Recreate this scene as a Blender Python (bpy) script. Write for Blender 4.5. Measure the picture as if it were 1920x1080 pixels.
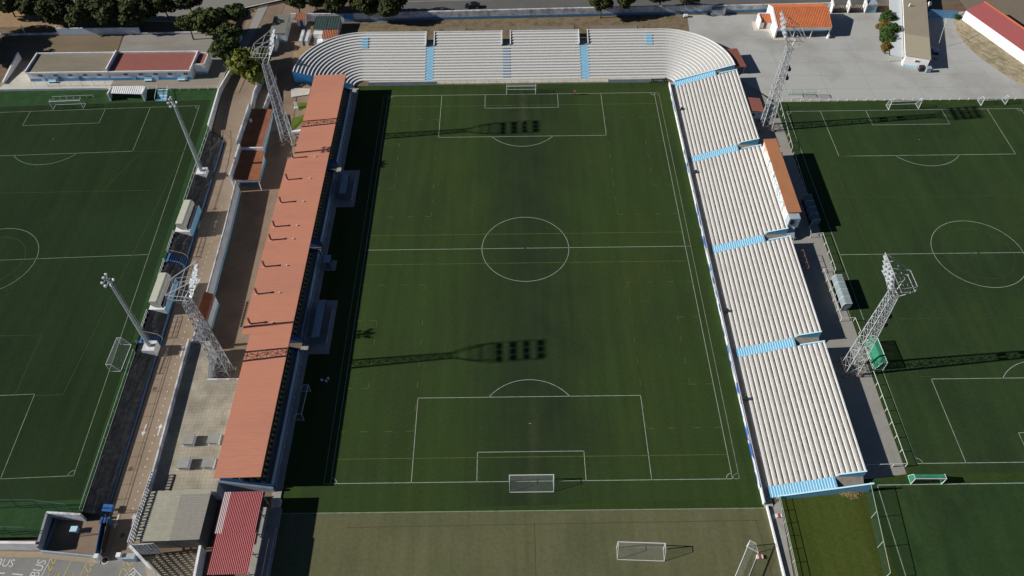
import bpy, bmesh, math, random
from mathutils import Vector, Matrix
random.seed(7)
for o in list(bpy.data.objects): bpy.data.objects.remove(o)
scene = bpy.context.scene
COL = scene.collection
R = math.radians

# ------------------------------------------------------------------ camera
CAM = Vector((-2.6225, -111.5877, 121.8083)); PIT, YAW, ROLL, FPX = 0.87973992, -0.00278736, -0.01464639, 1467.672
_cp, _sp, _cy, _sy = math.cos(PIT), math.sin(PIT), math.cos(YAW), math.sin(YAW)
_F = Vector((_sy*_cp, _cy*_cp, -_sp)); _R0 = Vector((_cy, -_sy, 0)); _U0 = _R0.cross(_F)
_R = _R0*math.cos(ROLL) + _U0*math.sin(ROLL); _U = -_R0*math.sin(ROLL) + _U0*math.cos(ROLL)
cd = bpy.data.cameras.new('camera'); cam = bpy.data.objects.new('camera', cd); COL.objects.link(cam)
cd.sensor_width = 36.0; cd.lens = 36.0*FPX/1920.0; cd.clip_start = 1.0; cd.clip_end = 6000.0
mw = Matrix((( _R.x, _U.x, -_F.x, CAM.x), (_R.y, _U.y, -_F.y, CAM.y), (_R.z, _U.z, -_F.z, CAM.z), (0, 0, 0, 1)))
cam.matrix_world = mw
scene.camera = cam

# ------------------------------------------------------------------ light
SUN_ELEV = R(27.4); SUN_DX, SUN_DY = -0.9960, -0.0896      # horizontal direction TO the sun
world = bpy.data.worlds.new('World'); scene.world = world; world.use_nodes = True
wn = world.node_tree.nodes; wl = world.node_tree.links
bg = wn['Background']; sky = wn.new('ShaderNodeTexSky'); sky.sky_type = 'NISHITA'; sky.sun_disc = False
sky.sun_elevation = SUN_ELEV; sky.sun_rotation = math.atan2(SUN_DX, SUN_DY); sky.altitude = 300
sky.air_density = 0.5; sky.dust_density = 0.1; sky.ozone_density = 2.0
wl.new(sky.outputs[0], bg.inputs[0]); bg.inputs[1].default_value = 0.05
sd = bpy.data.lights.new('sun', 'SUN'); sd.energy = 5.0; sd.angle = R(0.53); sd.color = (1.0, 0.955, 0.89)
sun = bpy.data.objects.new('sun', sd); COL.objects.link(sun)
_d = Vector((SUN_DX*math.cos(SUN_ELEV), SUN_DY*math.cos(SUN_ELEV), math.sin(SUN_ELEV)))
sun.rotation_euler = _d.to_track_quat('Z', 'Y').to_euler(); sun.location = (-200, -20, 110)
vs = scene.view_settings; vs.view_transform = 'Standard'; vs.look = 'None'; vs.exposure = 0.15; vs.gamma = 1.0; vs.use_curve_mapping = False

# ------------------------------------------------------------------ photo pixel -> place
def ray(u, v): return _F + _R*((u-960.0)/FPX) + _U*((540.0-v)/FPX)
def G(u, v, z=0.0):
    d = ray(u, v); p = CAM + d*((z-CAM.z)/d.z); return Vector((p.x, p.y, z))
def smooth(t): t = max(0.0, min(1.0, t)); return t*t*(3-2*t)
ZR = 2.4      # level behind the terraces and of the right hand pitch
ZL = 2.0      # left hand pitch
ZT = 3.2      # terrace of the changing rooms
CRX, CRY = 37.2, 56.8
CLX, CLY = -40.8, 57.0
RIN, ROUT = 2.2, 16.5
def fence_x(y): return -73.25 - 0.024*(y+36.0)          # edge of the left pitch bank
def hf(x, y):
    if x < fence_x(y):
        if y < -62.6 or (y < -58.6 and x > -78.2): return 0.0
        return (ZT - (ZT-ZR)*smooth((y-100.0)/40.0)) if y > 52.6 else (ZL + (ZT-ZL)*smooth((y-49.6)/3.0) if y > 49.6 else ZL)
    if x > CRX+ROUT-0.25 and y > -57.0: return ZR
    if x > 40.5 and y <= -57.0: return 0.35 + (ZR-0.35)*smooth((x-42.0)/12.0)
    if x > CRX and y > CRY and math.hypot(x-CRX, y-CRY) > ROUT-0.2: return ZR
    if x > -52.6 and x < CLX and y < 60: return 0.0
    if x < CLX and y > CLY-2 and math.hypot(x-CLX, y-CLY) < ROUT-0.2: return 0.0
    if x < CLX: return ZR*smooth((y-28.0)/30.0)
    if y > CRY+ROUT-0.2: return ZR
    return 0.0
def GT(u, v, dz=0.0):
    z = 1.2
    for _ in range(25):
        p = G(u, v, z); z += (hf(p.x, p.y)+dz-z)*0.6
    p = G(u, v, z); return Vector((p.x, p.y, hf(p.x, p.y)+dz))

# ------------------------------------------------------------------ materials
MATS = {}
def mat(name, col, rough=0.85, var=0.12, scale=1.2, col2=None, mix2=0.0, scale2=0.15, bump=0.0, spec=0.25, metal=0.0, detail=6, c2lo=0.45, c2hi=0.65, bscale=None, stretch=None):
    """noise mottled colour: fine value variation plus optional large patches of a second colour"""
    if name in MATS: return MATS[name]
    m = bpy.data.materials.new(name); m.use_nodes = True; nt = m.node_tree; n = nt.nodes; l = nt.links
    b = n['Principled BSDF']; b.inputs['Roughness'].default_value = rough; b.inputs['Specular IOR Level'].default_value = spec; b.inputs['Metallic'].default_value = metal
    geo = n.new('ShaderNodeNewGeometry'); src = geo.outputs['Position']
    if stretch:
        mp = n.new('ShaderNodeMapping'); mp.inputs['Scale'].default_value = stretch; l.new(src, mp.inputs[0]); src = mp.outputs[0]
    nz = n.new('ShaderNodeTexNoise'); nz.inputs['Scale'].default_value = scale; nz.inputs['Detail'].default_value = detail; nz.inputs['Roughness'].default_value = 0.7
    l.new(src, nz.inputs['Vector'])
    mr = n.new('ShaderNodeMapRange'); mr.inputs[1].default_value = 0.25; mr.inputs[2].default_value = 0.75; mr.inputs[3].default_value = 1-var; mr.inputs[4].default_value = 1+var
    l.new(nz.outputs[0], mr.inputs[0])
    base = n.new('ShaderNodeRGB'); base.outputs[0].default_value = (*col, 1); cur = base.outputs[0]
    if col2:
        n2 = n.new('ShaderNodeTexNoise'); n2.inputs['Scale'].default_value = scale2; n2.inputs['Detail'].default_value = 7; n2.inputs['Roughness'].default_value = 0.62; l.new(src, n2.inputs['Vector'])
        r2 = n.new('ShaderNodeMapRange'); r2.inputs[1].default_value = c2lo; r2.inputs[2].default_value = c2hi; r2.inputs[3].default_value = 0; r2.inputs[4].default_value = mix2; l.new(n2.outputs[0], r2.inputs[0])
        mx = n.new('ShaderNodeMix'); mx.data_type = 'RGBA'; l.new(r2.outputs[0], mx.inputs[0]); l.new(cur, mx.inputs[6]); mx.inputs[7].default_value = (*col2, 1); cur = mx.outputs[2]
    mu = n.new('ShaderNodeMix'); mu.data_type = 'RGBA'; mu.blend_type = 'MULTIPLY'; mu.inputs[0].default_value = 1; l.new(cur, mu.inputs[6]); l.new(mr.outputs[0], mu.inputs[7])
    l.new(mu.outputs[2], b.inputs['Base Color'])
    if bump:
        bp = n.new('ShaderNodeBump'); bp.inputs['Strength'].default_value = bump; bp.inputs['Distance'].default_value = 0.1
        if bscale:
            nb = n.new('ShaderNodeTexNoise'); nb.inputs['Scale'].default_value = bscale; nb.inputs['Detail'].default_value = 4; l.new(src, nb.inputs['Vector']); l.new(nb.outputs[0], bp.inputs['Height'])
        else: l.new(nz.outputs[0], bp.inputs['Height'])
        l.new(bp.outputs[0], b.inputs['Normal'])
    MATS[name] = m; return m

def turf(name, col, col2, col3, patch=0.035, amt2=0.6, amt3=0.5, grain=0.32, lane=None):
    """synthetic turf: grain of blades, wide worn patches, roller stripes"""
    if name in MATS: return MATS[name]
    m = bpy.data.materials.new(name); m.use_nodes = True; nt = m.node_tree; n = nt.nodes; l = nt.links
    b = n['Principled BSDF']; b.inputs['Roughness'].default_value = 0.95; b.inputs['Specular IOR Level'].default_value = 0.08
    geo = n.new('ShaderNodeNewGeometry'); P = geo.outputs['Position']
    def noise(sc, det=5, ro=0.6, vec=None, st=None):
        z = n.new('ShaderNodeTexNoise'); z.inputs['Scale'].default_value = sc; z.inputs['Detail'].default_value = det; z.inputs['Roughness'].default_value = ro
        v = P
        if st:
            mp = n.new('ShaderNodeMapping'); mp.inputs['Scale'].default_value = st; l.new(P, mp.inputs[0]); v = mp.outputs[0]
        l.new(v, z.inputs['Vector']); return z.outputs[0]
    def rng(x, a, b_, c, d):
        r = n.new('ShaderNodeMapRange'); r.inputs[1].default_value = a; r.inputs[2].default_value = b_; r.inputs[3].default_value = c; r.inputs[4].default_value = d; l.new(x, r.inputs[0]); return r.outputs[0]
    def mix(f, a, c, mode='MIX'):
        x = n.new('ShaderNodeMix'); x.data_type = 'RGBA'; x.blend_type = mode
        if isinstance(f, float): x.inputs[0].default_value = f
        else: l.new(f, x.inputs[0])
        l.new(a, x.inputs[6])
        if isinstance(c, tuple): x.inputs[7].default_value = (*c, 1)
        else: l.new(c, x.inputs[7])
        return x.outputs[2]
    rgb = n.new('ShaderNodeRGB'); rgb.outputs[0].default_value = (*col, 1); cur = rgb.outputs[0]
    cur = mix(rng(noise(patch, 6, 0.6), 0.46, 0.62, 0.0, amt2), cur, col2)
    cur = mix(rng(noise(patch*2.3, 6, 0.65, st=(1, 0.45, 1)), 0.5, 0.68, 0.0, amt3), cur, col3)
    if lane:
        x0, hwid, lcol, scol = lane
        sp = n.new('ShaderNodeSeparateXYZ'); l.new(P, sp.inputs[0])
        def mth(op, p_, q_):
            k_ = n.new('ShaderNodeMath'); k_.operation = op; l.new(p_, k_.inputs[0])
            if isinstance(q_, (int, float)): k_.inputs[1].default_value = q_
            else: l.new(q_, k_.inputs[1])
            return k_.outputs[0]
        ab = n.new('ShaderNodeMath'); ab.operation = 'ABSOLUTE'; l.new(mth('SUBTRACT', sp.outputs['X'], x0), ab.inputs[0])
        dist = mth('ADD', ab.outputs[0], mth('MULTIPLY', mth('SUBTRACT', noise(0.07, 5, 0.6), 0.5), hwid*1.6))
        f1 = mth('MULTIPLY', rng(dist, hwid*0.25, hwid*1.25, 1.0, 0.0), rng(noise(0.1, 5, 0.6), 0.3, 0.65, 0.45, 1.0))
        cur = mix(f1, cur, lcol)
        ab2 = n.new('ShaderNodeMath'); ab2.operation = 'ABSOLUTE'; l.new(sp.outputs['Y'], ab2.inputs[0])
        f2 = mth('MULTIPLY', mth('MULTIPLY', rng(ab.outputs[0], 0.2, 1.6, 0.75, 0.0), rng(ab2.outputs[0], 34.0, 44.0, 0.0, 1.0)), rng(noise(0.5, 4, 0.6), 0.35, 0.65, 0.3, 1.0))
        cur = mix(f2, cur, scol)
    cur = mix(1.0, cur, rng(noise(0.55, 3, 0.5, st=(1.0, 0.06, 1.0)), 0.3, 0.7, 0.9, 1.1), 'MULTIPLY')
    cur = mix(1.0, cur, rng(noise(7.0, 3, 0.7), 0.3, 0.7, 1-grain, 1+grain), 'MULTIPLY')
    cur = mix(1.0, cur, rng(noise(1.6, 3, 0.6), 0.3, 0.7, 0.9, 1.1), 'MULTIPLY')
    l.new(cur, b.inputs['Base Color'])
    bp = n.new('ShaderNodeBump'); bp.inputs['Strength'].default_value = 0.35; bp.inputs['Distance'].default_value = 0.05; l.new(noise(14.0, 2), bp.inputs['Height']); l.new(bp.outputs[0], b.inputs['Normal'])
    MATS[name] = m; return m

def terrace_mat(name, white, grey, dirt_shade, dirt_shade_amt, w0=0.46, d0=0.66):
    """painted concrete steps: UV.y runs 0..1 across the tread, grime and crease shade are painted in at the inner crease"""
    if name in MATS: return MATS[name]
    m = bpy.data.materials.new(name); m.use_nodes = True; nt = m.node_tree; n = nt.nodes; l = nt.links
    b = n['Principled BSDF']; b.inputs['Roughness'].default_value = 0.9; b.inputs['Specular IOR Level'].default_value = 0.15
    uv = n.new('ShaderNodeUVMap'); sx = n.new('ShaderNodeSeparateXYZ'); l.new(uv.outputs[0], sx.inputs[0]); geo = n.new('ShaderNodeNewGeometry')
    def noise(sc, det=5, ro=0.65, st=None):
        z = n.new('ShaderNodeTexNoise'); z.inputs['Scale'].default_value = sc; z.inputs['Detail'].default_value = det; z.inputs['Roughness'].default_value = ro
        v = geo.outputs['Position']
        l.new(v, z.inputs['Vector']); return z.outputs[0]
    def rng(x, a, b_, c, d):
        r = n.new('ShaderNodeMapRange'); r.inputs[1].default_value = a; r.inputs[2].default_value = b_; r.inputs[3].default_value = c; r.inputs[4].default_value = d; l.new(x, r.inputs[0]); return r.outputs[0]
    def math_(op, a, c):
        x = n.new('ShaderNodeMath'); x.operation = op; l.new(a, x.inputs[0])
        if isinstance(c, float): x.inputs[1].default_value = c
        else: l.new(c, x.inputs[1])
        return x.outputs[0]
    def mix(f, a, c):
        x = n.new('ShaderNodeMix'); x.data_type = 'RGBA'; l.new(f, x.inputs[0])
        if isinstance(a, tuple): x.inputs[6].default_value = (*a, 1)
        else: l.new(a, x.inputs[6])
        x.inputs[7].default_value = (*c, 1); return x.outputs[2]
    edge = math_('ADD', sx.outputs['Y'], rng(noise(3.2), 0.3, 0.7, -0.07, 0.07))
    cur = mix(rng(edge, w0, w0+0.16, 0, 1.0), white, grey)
    cur = mix(math_('MULTIPLY', rng(edge, d0, d0+0.2, 0, 1), rng(noise(0.9), 0.3, 0.6, 0.6, dirt_shade_amt)), cur, dirt_shade)  # dark crease line: grime together with the crease's shade, put into the colour
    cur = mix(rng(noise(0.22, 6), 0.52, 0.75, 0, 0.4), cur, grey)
    cur = mix(rng(noise(5.0, 3), 0.60, 0.72, 0, 0.5), cur, dirt_shade)
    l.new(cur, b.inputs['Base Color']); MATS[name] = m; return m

def net_mat(name, col, alpha):
    if name in MATS: return MATS[name]
    m = bpy.data.materials.new(name); m.use_nodes = True; nt = m.node_tree; n = nt.nodes; l = nt.links
    b = n['Principled BSDF']; b.inputs['Base Color'].default_value = (*col, 1); b.inputs['Roughness'].default_value = 0.8
    geo = n.new('ShaderNodeNewGeometry'); z = n.new('ShaderNodeTexNoise'); z.inputs['Scale'].default_value = 1.3; l.new(geo.outputs['Position'], z.inputs['Vector'])
    r = n.new('ShaderNodeMapRange'); r.inputs[3].default_value = alpha*0.6; r.inputs[4].default_value = alpha*1.4; l.new(z.outputs[0], r.inputs[0]); l.new(r.outputs[0], b.inputs['Alpha'])
    MATS[name] = m; return m

WHITE = mat('white_paint', (0.74, 0.75, 0.75), 0.6, 0.07, 0.9, (0.5, 0.49, 0.46), 0.35, 0.5)
WALLW = mat('whitewash', (0.82, 0.83, 0.84), 0.9, 0.06, 0.8, (0.55, 0.53, 0.50), 0.5, 0.45)
OLDWALL = mat('stained_whitewash', (0.68, 0.70, 0.72), 0.9, 0.18, 1.6, (0.2, 0.19, 0.17), 0.75, 0.5)
BLUE = mat('sky_blue_paint', (0.17, 0.45, 0.65), 0.75, 0.12, 2.5, (0.36, 0.50, 0.58), 0.6, 0.9)
BLUEP = mat('pale_blue_nosing', (0.46, 0.70, 0.82), 0.7, 0.06, 1.5)
DBLUE = mat('deep_blue_paint', (0.035, 0.13, 0.33), 0.6, 0.1, 1.5)
CONC = mat('concrete', (0.36, 0.35, 0.32), 0.9, 0.1, 1.1, (0.24, 0.22, 0.19), 0.5, 0.25)
CONCB = mat('pale_concrete', (0.56, 0.53, 0.46), 0.9, 0.1, 1.1, (0.4, 0.37, 0.31), 0.5, 0.3)
GREYW = mat('blue_grey_paint', (0.36, 0.42, 0.48), 0.8, 0.1, 1.3, (0.25, 0.28, 0.3), 0.5, 0.4)
STEEL = mat('galvanised_steel', (0.50, 0.53, 0.54), 0.5, 0.15, 2.0, (0.30, 0.29, 0.27), 0.6, 0.8, spec=0.5, metal=0.2)
RUST = mat('rusty_steel', (0.22, 0.10, 0.07), 0.8, 0.2, 2.0)
DARK = mat('dark_metal', (0.03, 0.032, 0.035), 0.6, 0.2, 2.0)
GLASSY = mat('window_glass', (0.03, 0.04, 0.05), 0.12, 0.1, 1.0, spec=0.6)
LINEW = mat('white_line', (0.37, 0.41, 0.35), 0.9, 0.25, 2.2, (0.12, 0.17, 0.09), 0.55, 1.1)
LINEWD = mat('faded_white_line', (0.23, 0.28, 0.20), 0.9, 0.25, 2.2, (0.06, 0.10, 0.04), 0.6, 1.1)
LINEY = mat('faded_yellow_line', (0.115, 0.125, 0.025), 0.9, 0.3, 2.0, (0.05, 0.08, 0.02), 0.8, 0.6)
LINEO = mat('worn_orange_line', (0.062, 0.060, 0.02), 0.9, 0.3, 2.0, (0.035, 0.055, 0.02), 0.8, 0.5)
ROADW = mat('road_white', (0.62, 0.62, 0.60), 0.9, 0.15, 3.0, (0.3, 0.29, 0.27), 0.5, 1.5)
ROADY = mat('road_yellow', (0.55, 0.42, 0.13), 0.9, 0.15, 3.0, (0.3, 0.26, 0.16), 0.5, 1.5)

# ------------------------------------------------------------------ mesh helpers
class MB:
    def __init__(s): s.v = []; s.f = []; s.m = []; s.uv = None
    def add(s, vs_, fs, mi=0):
        k = len(s.v); s.v += [tuple(p) for p in vs_]; s.f += [tuple(i+k for i in f) for f in fs]; s.m += [mi]*len(fs); return s
    def box(s, x0, x1, y0, y1, z0, z1, mi=0):
        return s.hexa([(x0, y0), (x1, y0), (x1, y1), (x0, y1)], z0, z1, mi)
    def hexa(s, poly, z0, z1, mi=0, mtop=None, msides=None):
        """vertical prism over a polygon (counter clockwise); z0/z1 scalars or per vertex lists"""
        n = len(poly)
        a = sum(poly[i][0]*poly[(i+1) % n][1]-poly[(i+1) % n][0]*poly[i][1] for i in range(n))
        zz0 = list(z0) if hasattr(z0, '__len__') else [z0]*n; zz1 = list(z1) if hasattr(z1, '__len__') else [z1]*n
        if a < 0: poly = poly[::-1]; zz0 = zz0[::-1]; zz1 = zz1[::-1]
        k = len(s.v)
        s.v += [(p[0], p[1], zz0[i]) for i, p in enumerate(poly)] + [(p[0], p[1], zz1[i]) for i, p in enumerate(poly)]
        s.f.append(tuple(k+i for i in reversed(range(n)))); s.m.append(mi)
        s.f.append(tuple(k+n+i for i in range(n))); s.m.append(mi if mtop is None else mtop)
        for i in range(n):
            j = (i+1) % n; s.f.append((k+i, k+j, k+n+j, k+n+i)); s.m.append(mi)
        return s
    def bar(s, p, q, r=0.05, n=4, mi=0, r2=None):
        p = Vector(p); q = Vector(q); d = (q-p)
        if d.length < 1e-6: return s
        d.normalize(); a = d.orthogonal().normalized()
        if abs(d.z) < 0.99: a = Vector((0, 0, 1)).cross(d).normalized()
        b = d.cross(a); r2 = r if r2 is None else r2; k = len(s.v)
        for c, rr in ((p, r), (q, r2)):
            for i in range(n):
                t = 2*math.pi*(i+0.5)/n; s.v.append(tuple(c+a*(rr*math.cos(t))+b*(rr*math.sin(t))))
        for i in range(n):
            j = (i+1) % n; s.f.append((k+i, k+j, k+n+j, k+n+i)); s.m.append(mi)
        s.f.append(tuple(k+i for i in reversed(range(n)))); s.f.append(tuple(k+n+i for i in range(n))); s.m += [mi, mi]
        return s
    def wall(s, p, q, t, z0, z1, mi=0):
        """upright slab along p-q"""
        p = Vector(p[:2]); q = Vector(q[:2]); d = (q-p).normalized(); nrm = Vector((-d.y, d.x))*(t/2)
        a = [p-nrm, q-nrm, q+nrm, p+nrm]
        zz0 = [z0[0], z0[1], z0[1], z0[0]] if hasattr(z0, '__len__') else z0
        zz1 = [z1[0], z1[1], z1[1], z1[0]] if hasattr(z1, '__len__') else z1
        return s.hexa([(c.x, c.y) for c in a], zz0, zz1, mi)
    def mesh(s, name, mats):
        me = bpy.data.meshes.new(name); me.from_pydata(s.v, [], s.f)
        for m in (mats if isinstance(mats, (list, tuple)) else [mats]): me.materials.append(m)
        me.polygons.foreach_set('material_index', s.m)
        if s.uv:
            L = me.uv_layers.new(name='UVMap'); L.data.foreach_set('uv', [c for q in s.uv for c in q])
        me.update(); return me
    def build(s, name, mats, parent=None, world=True):
        return link(name, s.mesh(name, mats), parent, world)
def wloc(o):
    p = Vector((0, 0, 0))
    while o: p += o.location; o = o.parent
    return p
def link(name, me, parent=None, world=True):
    o = bpy.data.objects.new(name, me); COL.objects.link(o)
    if parent:
        o.parent = parent
        if world: o.location = -wloc(parent)
    return o
def tag(o, label, cat, group=None):
    o['label'] = label; o['category'] = cat
    if group: o['group'] = group
    return o
def struct(o, kind='structure', label=None):
    o['kind'] = kind
    if label: o['label'] = label
    return o
def thing(name, label, cat, loc=(0, 0, 0), rz=0.0, group=None, sc=1.0):
    o = bpy.data.objects.new(name, None); COL.objects.link(o); o.location = loc; o.rotation_euler = (0, 0, rz); o.scale = (sc, sc, sc); o.empty_display_size = 0.3
    return tag(o, label, cat, group)
def copy_tree(o, parent=None):
    c = o.copy(); COL.objects.link(c); c.parent = parent
    for ch in list(o.children): copy_tree(ch, c)
    return c
def sheet(name, pts, material, dz=0.0, world=None, parent=None, z=None):
    """flat surface through photo points (u,v[,z]) or world points, draped on the ground"""
    mb = MB()
    if world: P = [(x, y, (hf(x, y) if z is None else z)+dz) for x, y in world]
    else: P = [tuple(GT(u[0], u[1], dz)) if len(u) < 3 else tuple(G(u[0], u[1], u[2])+Vector((0, 0, dz))) for u in pts]
    a = sum(P[i][0]*P[(i+1) % len(P)][1]-P[(i+1) % len(P)][0]*P[i][1] for i in range(len(P)))
    if a < 0: P = P[::-1]
    mb.add(P, [tuple(range(len(P)))]); o = mb.build(name, material, parent)
    if not parent: struct(o)
    return o
def lines_obj(name, segs, width, z, material, parent=None):
    """painted stripes: list of poly lines in world xy"""
    mb = MB()
    for pl in segs:
        n = len(pl)
        L, Rr = [], []
        for i in range(n):
            p = Vector(pl[i][:2]); a = Vector(pl[max(0, i-1)][:2]); b = Vector(pl[min(n-1, i+1)][:2]); d = (b-a).normalized(); nr = Vector((-d.y, d.x))*width/2
            ext = d*(width/2) if i == n-1 else (-d*(width/2) if i == 0 else Vector((0, 0)))
            L.append(p+nr+ext); Rr.append(p-nr+ext)
        zf = (lambda c: z) if not callable(z) else (lambda c: z(c.x, c.y))
        k = len(mb.v); mb.v += [(c.x, c.y, zf(c)) for c in Rr]+[(c.x, c.y, zf(c)) for c in L]
        for i in range(n-1): mb.f.append((k+i, k+i+1, k+n+i+1, k+n+i)); mb.m.append(0)
    o = mb.build(name, material, parent)
    if not parent: struct(o)
    return o
def arc(cx, cy, r, a0, a1, n=40): return [(cx+r*math.cos(a0+(a1-a0)*i/n), cy+r*math.sin(a0+(a1-a0)*i/n)) for i in range(n+1)]
# ================================================================== GROUND
EARTH = mat('dry_earth', (0.155, 0.105, 0.068), 0.95, 0.22, 1.3, (0.21, 0.165, 0.105), 0.8, 0.12, bump=0.4)
SCRUB = mat('dry_scrub', (0.20, 0.155, 0.095), 0.95, 0.3, 2.2, (0.10, 0.085, 0.05), 0.8, 0.5, bump=0.6)
ASPH = mat('road_asphalt', (0.115, 0.115, 0.108), 0.9, 0.1, 2.5, (0.15, 0.148, 0.138), 0.6, 0.12)
PARK = mat('parking_asphalt', (0.235, 0.235, 0.22), 0.9, 0.1, 3.0, (0.175, 0.172, 0.16), 0.7, 0.22)
LOT = mat('pale_concrete_lot', (0.425, 0.43, 0.41), 0.9, 0.07, 2.2, (0.29, 0.28, 0.25), 0.85, 0.075, c2lo=0.46, c2hi=0.72)
WALK = mat('brown_asphalt', (0.275, 0.212, 0.155), 0.92, 0.1, 2.4, (0.225, 0.168, 0.12), 0.8, 0.2)
YARD = mat('brown_yard', (0.245, 0.18, 0.128), 0.92, 0.12, 2.0, (0.17, 0.125, 0.09), 0.8, 0.14)
BANK = mat('dark_bank_soil', (0.072, 0.072, 0.07), 0.97, 0.45, 2.6, (0.15, 0.15, 0.14), 0.6, 0.8, bump=0.8)
T_MAIN = turf('main_turf', (0.036, 0.061, 0.0175), (0.032, 0.050, 0.0185), (0.046, 0.067, 0.018), 0.028, 0.8, 0.65, 0.32, (0.5, 11.0, (0.0225, 0.0365, 0.0175), (0.052, 0.066, 0.032)))
T_RIM = turf('rim_turf', (0.034, 0.062, 0.015), (0.026, 0.045, 0.013), (0.042, 0.060, 0.015), 0.05, 0.5, 0.4)
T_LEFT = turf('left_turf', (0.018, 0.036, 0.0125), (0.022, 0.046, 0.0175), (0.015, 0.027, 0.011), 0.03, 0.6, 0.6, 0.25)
T_LEFTRIM = turf('left_rim_turf', (0.030, 0.072, 0.026), (0.026, 0.06, 0.022), (0.022, 0.05, 0.018), 0.08, 0.4, 0.4)
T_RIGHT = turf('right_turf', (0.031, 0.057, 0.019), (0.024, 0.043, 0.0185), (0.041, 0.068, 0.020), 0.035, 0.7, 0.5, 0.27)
T_OLIVE = turf('worn_olive_turf', (0.125, 0.127, 0.065), (0.098, 0.11, 0.052), (0.145, 0.14, 0.08), 0.06, 0.8, 0.6, 0.2)
T_MOSS = turf('moss_grass', (0.044, 0.062, 0.012), (0.034, 0.054, 0.012), (0.058, 0.064, 0.015), 0.07, 0.6, 0.6)
T_SE = turf('south_east_turf', (0.027, 0.056, 0.019), (0.023, 0.042, 0.018), (0.042, 0.078, 0.024), 0.06, 0.7, 0.7)

def ground_mesh():
    mb = MB(); xs = [-1500, -500, -220] + [-180+1.5*i for i in range(241)] + [220, 500, 1500]; ys = [-1500, -500, -160] + [-120+1.5*i for i in range(174)] + [200, 500, 1500]
    nx = len(xs)
    for y in ys:
        for x in xs:
            z = min(hf(x+dx, y+dy) for dx in (-1.6, 0, 1.6) for dy in (-1.6, 0, 1.6)); mb.v.append((x, y, z-0.05))
    for j in range(len(ys)-1):
        for i in range(nx-1): mb.f.append((j*nx+i, j*nx+i+1, (j+1)*nx+i+1, (j+1)*nx+i)); mb.m.append(0)
    return struct(mb.build('ground', EARTH))
ground_mesh()

def strip(name, left, right, material, dz=0.0, parent=None):
    """ribbon between two world poly lines of (x,y,z)"""
    mb = MB(); n = len(left); mb.v = [tuple(p) for p in left]+[tuple(p) for p in right]
    for i in range(n-1): mb.f.append((i, n+i, n+i+1, i+1)); mb.m.append(0)
    o = mb.build(name, material, parent)
    o.data.flip_normals() if o.data.polygons[0].normal.z < 0 else None
    if not parent: struct(o)
    return o
def wx_w(y): return -69.8-0.02*(y+35) - (smooth((y-36.0)/3.0)*3.6 if y > 36 else 0.0)
WXE = -62.7
# ---- main pitch
HL, HW = 52.94, 33.7
sheet('pitch_surround', None, T_RIM, 0.0, world=[(-42.6, -58.1), (37.9, -58.1), (38.2, 57.3), (-42.6, 57.3)], z=0.0)
pitch = sheet('football_pitch', None, T_MAIN, 0.006, world=[(-38.5, -58.0), (36.2, -56.4), (36.6, 55.2), (-38.5, 55.2)])
def marks(prefix, o, ax, ay, L, W, z, white, lw=0.12, outer=None):
    """full set of football lines; o = centre, ax/ay unit vectors across/along, L length, W width"""
    o = Vector(o); ax = Vector(ax); ay = Vector(ay)
    def T(x, y): p = o+ax*x+ay*y; return (p.x, p.y)
    H, V = L/2, W/2; S = []
    S += [[T(-V, -H), T(V, -H), T(V, H), T(-V, H), T(-V, -H)]][0:0]
    S += [[T(-V, -H), T(V, -H)], [T(-V, H), T(V, H)], [T(-V, -H), T(-V, H)], [T(V, -H), T(V, H)], [T(-V, 0), T(V, 0)]]
    S.append([T(9.15*math.cos(t), 9.15*math.sin(t)) for t in [2*math.pi*i/72 for i in range(73)]])
    for s in (-1, 1):
        for w, d in ((20.16, 16.5), (9.16, 5.5)):
            S += [[T(-w, s*H), T(-w, s*(H-d))], [T(-w, s*(H-d)), T(w, s*(H-d))], [T(w, s*(H-d)), T(w, s*H)]]
        a = math.acos(5.5/9.15)
        S.append([T(9.15*math.sin(t), s*(H-11-9.15*math.cos(t))) for t in [-a+2*a*i/24 for i in range(25)]])
        S.append([T(-0.13, s*(H-11)), T(0.13, s*(H-11))])
        for q in (-1, 1): S.append([T(q*(V-math.cos(t)), s*(H-math.sin(t))) for t in [math.pi/2*i/8 for i in range(9)]])
    S.append([T(-0.13, 0), T(0.13, 0)])
    return lines_obj(prefix, S, lw, z, white)
mk = marks('pitch_marking', (0, 0), (1, 0), (0, 1), 2*HL, 2*HW, 0.014, LINEW, 0.105)
V2 = 34.85
lines_obj('outer_pitch_marking', [[(-V2, -HL), (-V2, HL)], [(V2, -HL), (V2, HL)], [(-V2, -HL), (-HW, -HL)], [(HW, -HL), (V2, -HL)], [(-V2, HL), (-HW, HL)], [(HW, HL), (V2, HL)], [(HW, 0), (V2, 0)],
          arc(V2, -HL, 1, math.pi/2, math.pi, 8), arc(V2, HL, 1, math.pi, 1.5*math.pi, 8)], 0.11, 0.014, LINEWD)
Y = [[(-HW, s*a), (HW, s*a)] for s in (-1, 1) for a in (48.45, 4.15)]
lines_obj('yellow_pitch_marking', Y, 0.12, 0.018, LINEY)
D = []
for sy in (-1, 1):
    for sx in (-1, 1):
        def dash(p, q, n, ln=1.25):
            p = Vector(p); q = Vector(q); d = (q-p).normalized()
            for i in range(n):
                c = p+(q-p)*(i/(n-1)); a = c-d*(ln/2 if 0 < i < n-1 else (0 if i == 0 else ln)); D.append([tuple(a), tuple(a+d*ln)])
        for (xx, y0, y1, nn, mm) in ((20.42, 9.7, 43.2, 8, 4), (29.35, 18.7, 34.2, 4, 2)):
            dash((sx*xx, sy*y0), (sx*xx, sy*y1), nn); dash((sx*xx, sy*y0), (sx*HW, sy*y0), mm); dash((sx*xx, sy*y1), (sx*HW, sy*y1), mm)
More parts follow.
